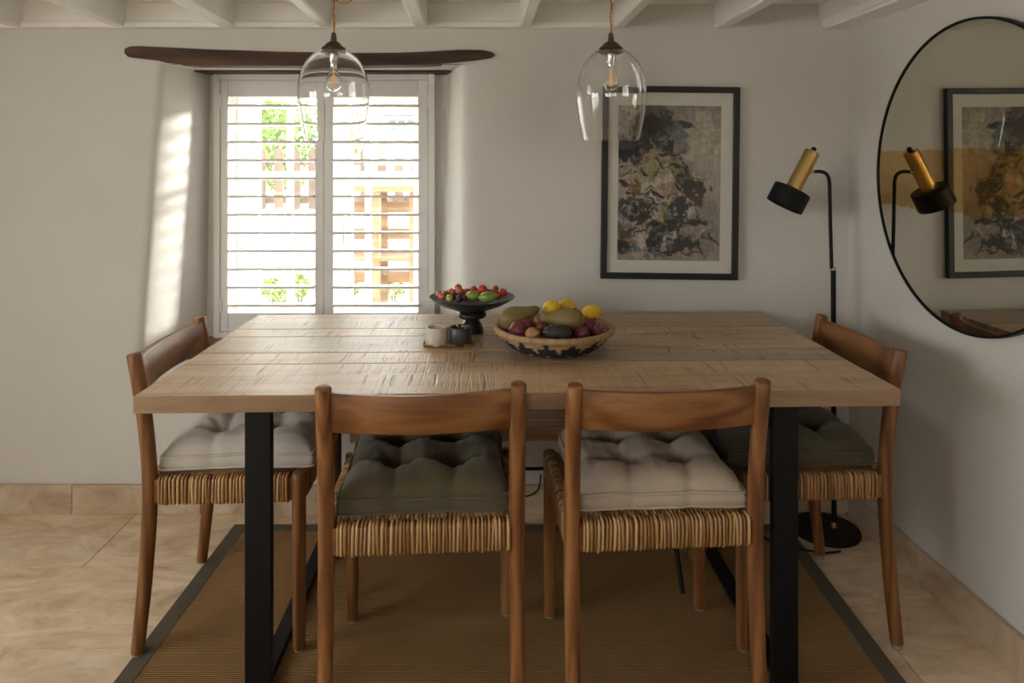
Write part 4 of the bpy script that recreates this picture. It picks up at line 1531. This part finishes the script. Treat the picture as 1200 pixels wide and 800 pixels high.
M['marble_white'] = stone('white_marble', (0.50, 0.45, 0.38), (0.66, 0.61, 0.53), 25)
M['marble_dark'] = stone('dark_stone', (0.020, 0.019, 0.019), (0.05, 0.047, 0.045), 40)
M['salt'] = plain('salt', (0.6, 0.54, 0.45), 0.8, vary=0.2, nscale=300)
M['pepper'] = plain('pepper', (0.06, 0.05, 0.04), 0.8, vary=0.5, nscale=300)
for (dx, mat, fillm, lab) in ((-0.0345, 'marble_white', 'salt', 'small white marble pot on the brass tray'), (0.0345, 'marble_dark', 'pepper', 'small dark stone pot with two spoons on the brass tray')):
    t = thing('spice_pot', lab, 'pot', tp + Vector((dx, 0, 0.0038)))
    MB().lathe([(0, 0), (0.0325, 0), (0.0335, 0.0015), (0.0335, 0.0495), (0.0325, 0.051), (0.0265, 0.051), (0.0255, 0.049), (0.0255, 0.008), (0, 0.008)], 40).build('pot_body', mat, t, True, 40)
    MB().lathe([(0, 0.008), (0.0254, 0.008), (0.0254, 0.040), (0, 0.043)], 24).build('filling', fillm, t, True, 40)
for (dx, lean, lab) in ((-0.003, -0.010, 'slim brass spoon handle standing in the dark stone pot, more upright'), (0.004, 0.014, 'slim brass spoon handle leaning out of the dark stone pot, more tilted')):
    b = tp + Vector((0.0345 + dx, 0, 0.046))
    o = MB().tube([(0, 0, -0.001), (dx * 0.6, -0.004, 0.008), (dx * 0.6 + dx * 1.6, -0.006, 0.016)], [0.0018, 0.0018, 0.0025], 8).build('spoon', 'brass', None, True, loc=b)
    tag(o, lab, 'spoon', 'spoons in the dark pot')


# basket: coiled rows, dark stepped pattern on the lower coils
def basket_mat():
    m = Mat('coiled_grass')
    at = m.n('ShaderNodeAttribute', attribute_name='weave')
    f = m.noise(m.coords(), 90, 3, 0.7)
    c = m.mix(m.math('MULTIPLY', f, 0.55), at.outputs['Color'], m.hsv(at.outputs['Color'], 0.5, 1.0, 0.55))
    m.put('Base Color', c).put('Roughness', 0.75)
    m.bump(m.noise(m.coords(), 260, 3), 0.4, 0.002)
    return m.m


M['basket'] = basket_mat()
bk = at_z(649.5, 406, TH)
bk.y = 2.070
bk.x = (649.5 - 600) / F_PX * bk.y
RBK, HBK = 0.166, 0.066


def basket():
    t = thing('fruit_basket', 'round coiled grass basket with black stepped pattern on the table', 'basket', bk)
    seg = 144
    # outer wall path from base centre to rim as coils
    coils = []
    for k in range(8):
        coils.append((0.008 + 0.0125 * k, 0.0082))
    for k in range(1, 8):
        u = k / 7
        coils.append((0.100 + (RBK - 0.100) * u ** 0.85, 0.0082 + (HBK - 0.0122) * u ** 1.25))
    tan, blk = np.array([0.42, 0.265, 0.13]), np.array([0.012, 0.010, 0.009])
    rr = random.Random(9)
    obs = []
    for ci, (r, z) in enumerate(coils):
        vs, fs, col = [], [], []
        last = ci == len(coils) - 1
        cr = 0.0088 if last else 0.0062
        m = 8
        wall = ci - 8
        for k in range(seg):
            a = 2 * math.pi * k / seg
            wr = cr * (1 + 0.10 * math.sin(k * math.pi * 0.9) + 0.06 * rr.uniform(-1, 1))
            rad = r + 0.0012 * math.sin(a * 5 + ci)
            ph = (a / (2 * math.pi) * 14) % 1.0
            if last or wall < 0 or wall == 5:
                c = tan
                if wall == 5 and ph < 0.16:
                    c = blk
            else:
                half = {4: 0.10, 3: 0.84, 2: 0.93, 1: 1.0, 0: 0.90}.get(wall, 0.5)
                if wall == 4:
                    c = blk if (ph < 0.20 or ph > 0.93) else tan
                elif wall == 3:
                    c = tan if abs(ph - 0.58) < 0.10 else blk
                elif wall == 2:
                    c = tan if abs(ph - 0.58) < 0.05 else blk
                elif wall == 0:
                    c = tan if abs(ph - 0.1) < 0.10 else blk
                else:
                    c = blk
            c = c * rr.uniform(0.8, 1.2)
            for q in range(m):
                b = 2 * math.pi * q / m
                R_ = rad + wr * math.cos(b)
                vs.append((R_ * math.cos(a), R_ * math.sin(a), z + wr * math.sin(b) * 1.05))
                col.append((*c, 1))
        for k in range(seg):
            for q in range(m):
                j = (k + 1) % seg
                fs.append((k * m + q, k * m + (q + 1) % m, j * m + (q + 1) % m, j * m + q))
        me = MB().add(vs, fs).mesh('coil', 'basket', True)
        ca = me.color_attributes.new('weave', 'FLOAT_COLOR', 'POINT')
        ca.data.foreach_set('color', np.array(col, dtype=np.float32).ravel())
        link('rim_coil' if last else 'coil', me, t)
    return t


basket()


def wp_(px, py, yo):
    return at_y(px, py, bk.y + yo)


def pear_prof():
    return [(0, -0.046), (0.008, -0.0475), (0.018, -0.044), (0.028, -0.034), (0.033, -0.018), (0.0325, -0.002), (0.028, 0.016), (0.0215, 0.034), (0.0165, 0.050), (0.0135, 0.064), (0.0105, 0.073), (0.0055, 0.0775), (0, 0.0775)]


def pear(p, d, label, k=1.0):
    d = Vector(d).normalized()
    rot = d.to_track_quat('Z', 'Y').to_euler()

    def bend(v):
        return Vector((v.x + 0.006 * max(0, v.z / 0.07) ** 2, v.y, v.z)) * k
    o = MB().lathe(pear_prof(), 36, fn=bend).build('pear', 'pear', None, True, loc=p, rot=rot)
    tag(o, label, 'pear', 'pears in the basket')
    MB().tube([(0.006 * k, 0, 0.075 * k), (0.009 * k, 0, 0.086 * k)], 0.0016, 6).build('stalk', 'stem_brown', o, True)
    MB().lathe([(0, -0.0455 * k), (0.004, -0.0470 * k), (0.006, -0.0480 * k), (0.003, -0.0485 * k), (0, -0.0475 * k)], 10).build('blossom_end', 'stem_brown', o, True)
    return o


pear(wp_(603, 371.5, -0.005), (0.93, 0.10, 0.27), 'long green-brown pear lying at the basket rim nearest the pedestal bowl', 0.98)
pear(wp_(664.5, 374, -0.045), (-0.97, 0.08, 0.05), 'plump green-brown pear lying on top in front of the lemons', 0.98)
for i, (px, py, yo, sc, rz) in enumerate([(646, 361, 0.045, 0.95, 0.4), (663, 359.5, 0.092, 0.98, -0.5), (672, 366.5, 0.030, 0.78, 1.3), (692.5, 367, 0.028, 1.02, 0.15)]):
    L, R = 0.0315 * sc, 0.0245 * sc
    o = MB().lathe(lime_prof(L, R), 32, Matrix.Rotation(math.pi / 2, 4, 'Y')).build('lemon', 'lemon', None, True, loc=wp_(px, py, yo), rot=(0.3, -0.25, rz))
    tag(o, ['yellow lemon showing in the gap between the two pears', 'yellow lemon at the basket back between two other lemons', 'yellow lemon touching the rounded end of the plump pear', 'bright yellow lemon lying above the large red onion'][i], 'lemon', 'lemons in the basket')
    MB().lathe([(0, 0.003), (0.0025, 0.002), (0.003, 0), (0, -0.001)], 8, Matrix.Translation((-L, 0, 0)) @ Matrix.Rotation(-math.pi / 2, 4, 'Y')).build('stem_scar', 'stem_brown', o, True)


def onion(p, r, rot, mat, label, cat_group):
    prof = [(0, -0.86), (0.12, -0.86), (0.35, -0.80), (0.72, -0.58), (0.95, -0.22), (1.0, 0.08), (0.92, 0.42), (0.68, 0.72), (0.38, 0.90), (0.17, 1.02), (0.10, 1.18), (0.12, 1.34), (0.05, 1.38), (0, 1.36)]

    def rib(v):
        a = math.atan2(v.y, v.x)
        s_ = 1 + 0.012 * math.sin(a * 11)
        return Vector((v.x * s_, v.y * s_, v.z)) * r
    o = MB().lathe(prof, 32, fn=rib).build('onion', mat, None, True, loc=p, rot=rot)
    tag(o, label, 'onion', cat_group)
    rt = MB()
    for k in range(6):
        a = k * 1.05
        rt.tube([(0.06 * r * math.cos(a), 0.06 * r * math.sin(a), -0.85 * r), (0.14 * r * math.cos(a), 0.14 * r * math.sin(a), -0.96 * r)], 0.0005, 4)
    rt.build('roots', 'stem_brown', o)
    return o


GR = 'red onions in the basket'
onion(wp_(607, 386.5, -0.080), 0.0250, (0.4, -1.35, 0.3), 'onion_red', 'smooth red onion beside the brown onion at the basket front', GR)
onion(wp_(618, 381.5, -0.038), 0.0205, (0.7, 0.2, 0.3), 'onion_red', 'red onion with dry tip under the long pear', GR)
onion(wp_(634, 384.5, -0.062), 0.0180, (-0.5, 0.3, 0.3), 'onion_red', 'red onion with dry tip between the brown onion and avocado', GR)
onion(wp_(690.5, 383, -0.026), 0.0240, (0.3, 0.5, 0.3), 'onion_red', 'large red onion directly below the lemon', GR)
onion(wp_(701, 388.5, -0.062), 0.0180, (0.2, 0.9, 0.3), 'onion_red', 'red onion at the basket rim farthest from the pedestal bowl', GR)
onion(wp_(682, 391, -0.082), 0.0215, (1.2, 0.2, 0.3), 'onion_red', 'red onion half hidden behind the avocado end', GR)
for (dx, dy, lab) in ((-0.050, 0.050, 'red onion deep in the basket under the long pear'), (0.010, 0.045, 'red onion deep in the basket under the plump pear'), (0.052, 0.088, 'red onion deep in the basket under the lemons')):
    onion(bk + Vector((dx, dy, 0.0425)), 0.0265, (0.2, 0.1, dx * 40), 'onion_red', lab, GR)
GB_ = 'brown onions in the basket'
onion(wp_(624, 393, -0.104), 0.0225, (1.1, 0.5, 0.3), 'onion_brown', 'brown onion at the basket front beside the avocado', GB_)
onion(wp_(630, 378, -0.002), 0.0200, (0.5, -0.4, 0.3), 'onion_brown', 'brown onion tucked between the two pears', GB_)
av = MB().lathe([(0, -0.034), (0.010, -0.033), (0.020, -0.026), (0.0245, -0.012), (0.0240, 0.004), (0.020, 0.020), (0.0150, 0.034), (0.009, 0.043), (0.003, 0.046), (0, 0.046)], 48,
                fn=lambda v: v * (1 + 0.03 * noise.noise(v * 260) + 0.02 * noise.noise(v * 500))).build('avocado', 'avocado', None, True, loc=wp_(656, 390.5, -0.105), rot=(0, math.radians(-84), 0.08))
tag(av, 'dark knobbly avocado lying at the front of the basket', 'avocado')
MB().lathe([(0, 0.045), (0.003, 0.0455), (0.0032, 0.048), (0, 0.0485)], 10).build('stem_button', 'stem_brown', av, True)

# ------------------------------------------------------------------ garden beyond the window
GZ = -0.08
M['paving'] = stone('pale_paving', (0.46, 0.43, 0.38), (0.58, 0.55, 0.50), 3, 0.9)
M['house'] = plaster('house_render', (0.62, 0.62, 0.62))
M['slate'] = plain('roof_slate', (0.10, 0.11, 0.125), 0.6, vary=0.2, nscale=8)
M['leaf'] = skin('leaves', (0.055, 0.12, 0.02), (0.16, 0.24, 0.05), 0.5, 3)
M['leaf2'] = skin('shrub_leaves', (0.09, 0.15, 0.03), (0.22, 0.26, 0.08), 0.5, 4)
M['bark'] = plain('bark', (0.09, 0.065, 0.045), 0.9, vary=0.3)
mb = MB().box2((-40, -40, GZ - 0.1), (40, 60, GZ))
g = mb.build('ground', 'paving')
g['kind'] = 'structure'
mb = MB().box2((-6.5, 7.0, GZ), (2.0, 7.28, 0.80), 0.01)
gw = tag(mb.build('garden_wall', 'wall_out'), 'low pale rendered garden wall below the picket fence outside', 'wall')
fn = thing('picket_fence', 'weathered wooden picket fence on the garden wall outside', 'fence', (0, 7.14, 0.80))
for z in (0.12, 0.50):
    MB().box2((-6.4, -0.02, z - 0.03), (1.9, 0.02, z + 0.03), 0.003).build('fence_rail', 'fence_wood', fn)
pk = MB().prism([(-0.045, -0.035, 0.03), (0.045, -0.035, 0.03), (0.045, -0.035, 0.60), (0, -0.035, 0.66), (-0.045, -0.035, 0.60)], (0, 0.014, 0)).mesh('picket', 'fence_wood')
for k in range(34):
    link('picket', pk, fn, (-5.2 + 0.17 * k, 0, 0))
for k in range(6):
    MB().box2((-6.3 + 1.6 * k, 0.021, 0.0), (-6.22 + 1.6 * k, 0.10, 0.68), 0.004).build('fence_post', 'fence_wood', fn)


def leaves(n, cx, cz, rx, ry, rz, size, seed):
    rr = random.Random(seed)
    mb = MB()
    for _ in range(n):
        while True:
            p = Vector((rr.uniform(-1, 1), rr.uniform(-1, 1), rr.uniform(-1, 1)))
            if 0.25 < p.length < 1 and noise.noise(p * 2.2 + Vector((seed, 0, 0))) > -0.18:
                break
        c = Vector((cx + p.x * rx, p.y * ry, cz + p.z * rz))
        a = Vector((rr.gauss(0, 1), rr.gauss(0, 1), rr.gauss(0, 1))).normalized()
        b = a.orthogonal().normalized()
        s = size * rr.uniform(0.7, 1.3)
        mb.add([c - a * s, c + b * s * 0.45, c + a * s, c - b * s * 0.45], [(0, 1, 2, 3)])
    return mb


for (x, y, h, r, s, lab) in ((-2.85, 9.2, 2.1, 0.95, 1, 'bushy green garden tree behind the picket fence outside'), (-4.6, 10.5, 2.7, 1.2, 2, 'taller green garden tree farther behind the picket fence')):
    t = thing('garden_tree', lab, 'tree', (x, y, GZ), group='garden trees')
    MB().tube([(0, 0, 0), (0.04, 0, h * 0.4), (0.0, 0.05, h * 0.8)], [0.09, 0.07, 0.04], 10).build('trunk', 'bark', t, True)
    o = leaves(3200, 0, h * 0.86, r, r, r * 0.85, 0.055, s).build('foliage', 'leaf', t)
    o['kind'] = 'stuff'
# plants at the wall's foot
for i, (px, py, s) in enumerate(((318, 308, 0.085), (352, 309, 0.095), (408, 305, 0.09), (462, 303, 0.095), (330, 347, 0.10), (468, 330, 0.08))):
    p = at_z(px, py + 14, GZ) if py > 320 else Vector(((px - 600) / F_PX * 6.6, 6.6, GZ))
    t = thing('garden_plant', 'small leafy plant growing on the paved terrace outside' if py > 320 else 'low leafy shrub at the foot of the garden wall', 'plant', p,
              group='terrace plants' if py > 320 else 'shrubs by the garden wall')
    st = MB()
    for k in range(5):
        a = k * 1.26
        st.tube([(0, 0, 0), (0.3 * s * math.cos(a), 0.3 * s * math.sin(a), s * (1.6 if py < 320 else 0.7))], 0.004, 5)
    st.build('stems', 'bark', t)
    leaves(220, 0, s * (2.6 if py < 320 else 0.9), s * 1.15, s, s * 1.2, 0.022, 30 + i).build('foliage', 'leaf2', t)['kind'] = 'stuff'
# timber garden shelter in front of the wall
sy = 6.0
sh = thing('log_shelter', 'brown timber log shelter standing before the garden wall outside', 'shelter', ((446 - 600) / F_PX * sy, sy, GZ))
hwS = 0.30
for sx in (-1, 0, 1):
    for yy in (-0.18, 0.18):
        MB().box2((sx * hwS - 0.03, yy - 0.03, 0), (sx * hwS + 0.03, yy + 0.03, 1.14 + (0.03 if yy > 0 else 0)), 0.004).build('post', 'garden_wood', sh)
rf = MB().prism([(-hwS - 0.09, -0.26, 1.145), (-hwS - 0.09, -0.26, 1.19), (-hwS - 0.09, 0.26, 1.25), (-hwS - 0.09, 0.26, 1.205)], (2 * hwS + 0.18, 0, 0)).build('roof', 'garden_wood', sh)
for z in (0.35, 0.72, 0.95):
    MB().box2((-hwS - 0.03, 0.155, z), (hwS + 0.03, 0.215, z + 0.09), 0.003).build('back_board', 'garden_wood', sh)
MB().box2((-hwS - 0.02, -0.2, 0.58), (hwS + 0.02, 0.15, 0.61), 0.003).build('shelf_board', 'garden_wood', sh)
# neighbouring house
hy = 14.0
hs = thing('house', 'white rendered house with slate roof beyond the garden', 'house', (-2.0, hy, GZ))
MB().box2((-1.3, 0, 0), (3.5, 5, 2.30)).build('house_wall', 'house', hs)
MB().prism([(-1.5, -0.25, 2.28), (-1.5, 2.5, 3.6), (-1.5, 5.25, 2.28)], (5.2, 0, 0)).build('roof', 'slate', hs)
for (a, b) in ((-0.42, 0.12), (1.2, 1.8)):
    wd = MB().box2((a, -0.05, 1.93), (b, 0.0, 2.22)).build('house_window', 'paint_white', hs)
    n3_ = 3
    for k in range(n3_):
        w_ = (b - a) / n3_
        for j in range(2):
            MB().box2((a + w_ * k + 0.02, -0.058, 1.95 + 0.135 * j), (a + w_ * (k + 1) - 0.02, -0.051, 2.06 + 0.135 * j)).build('pane', 'slate', wd)
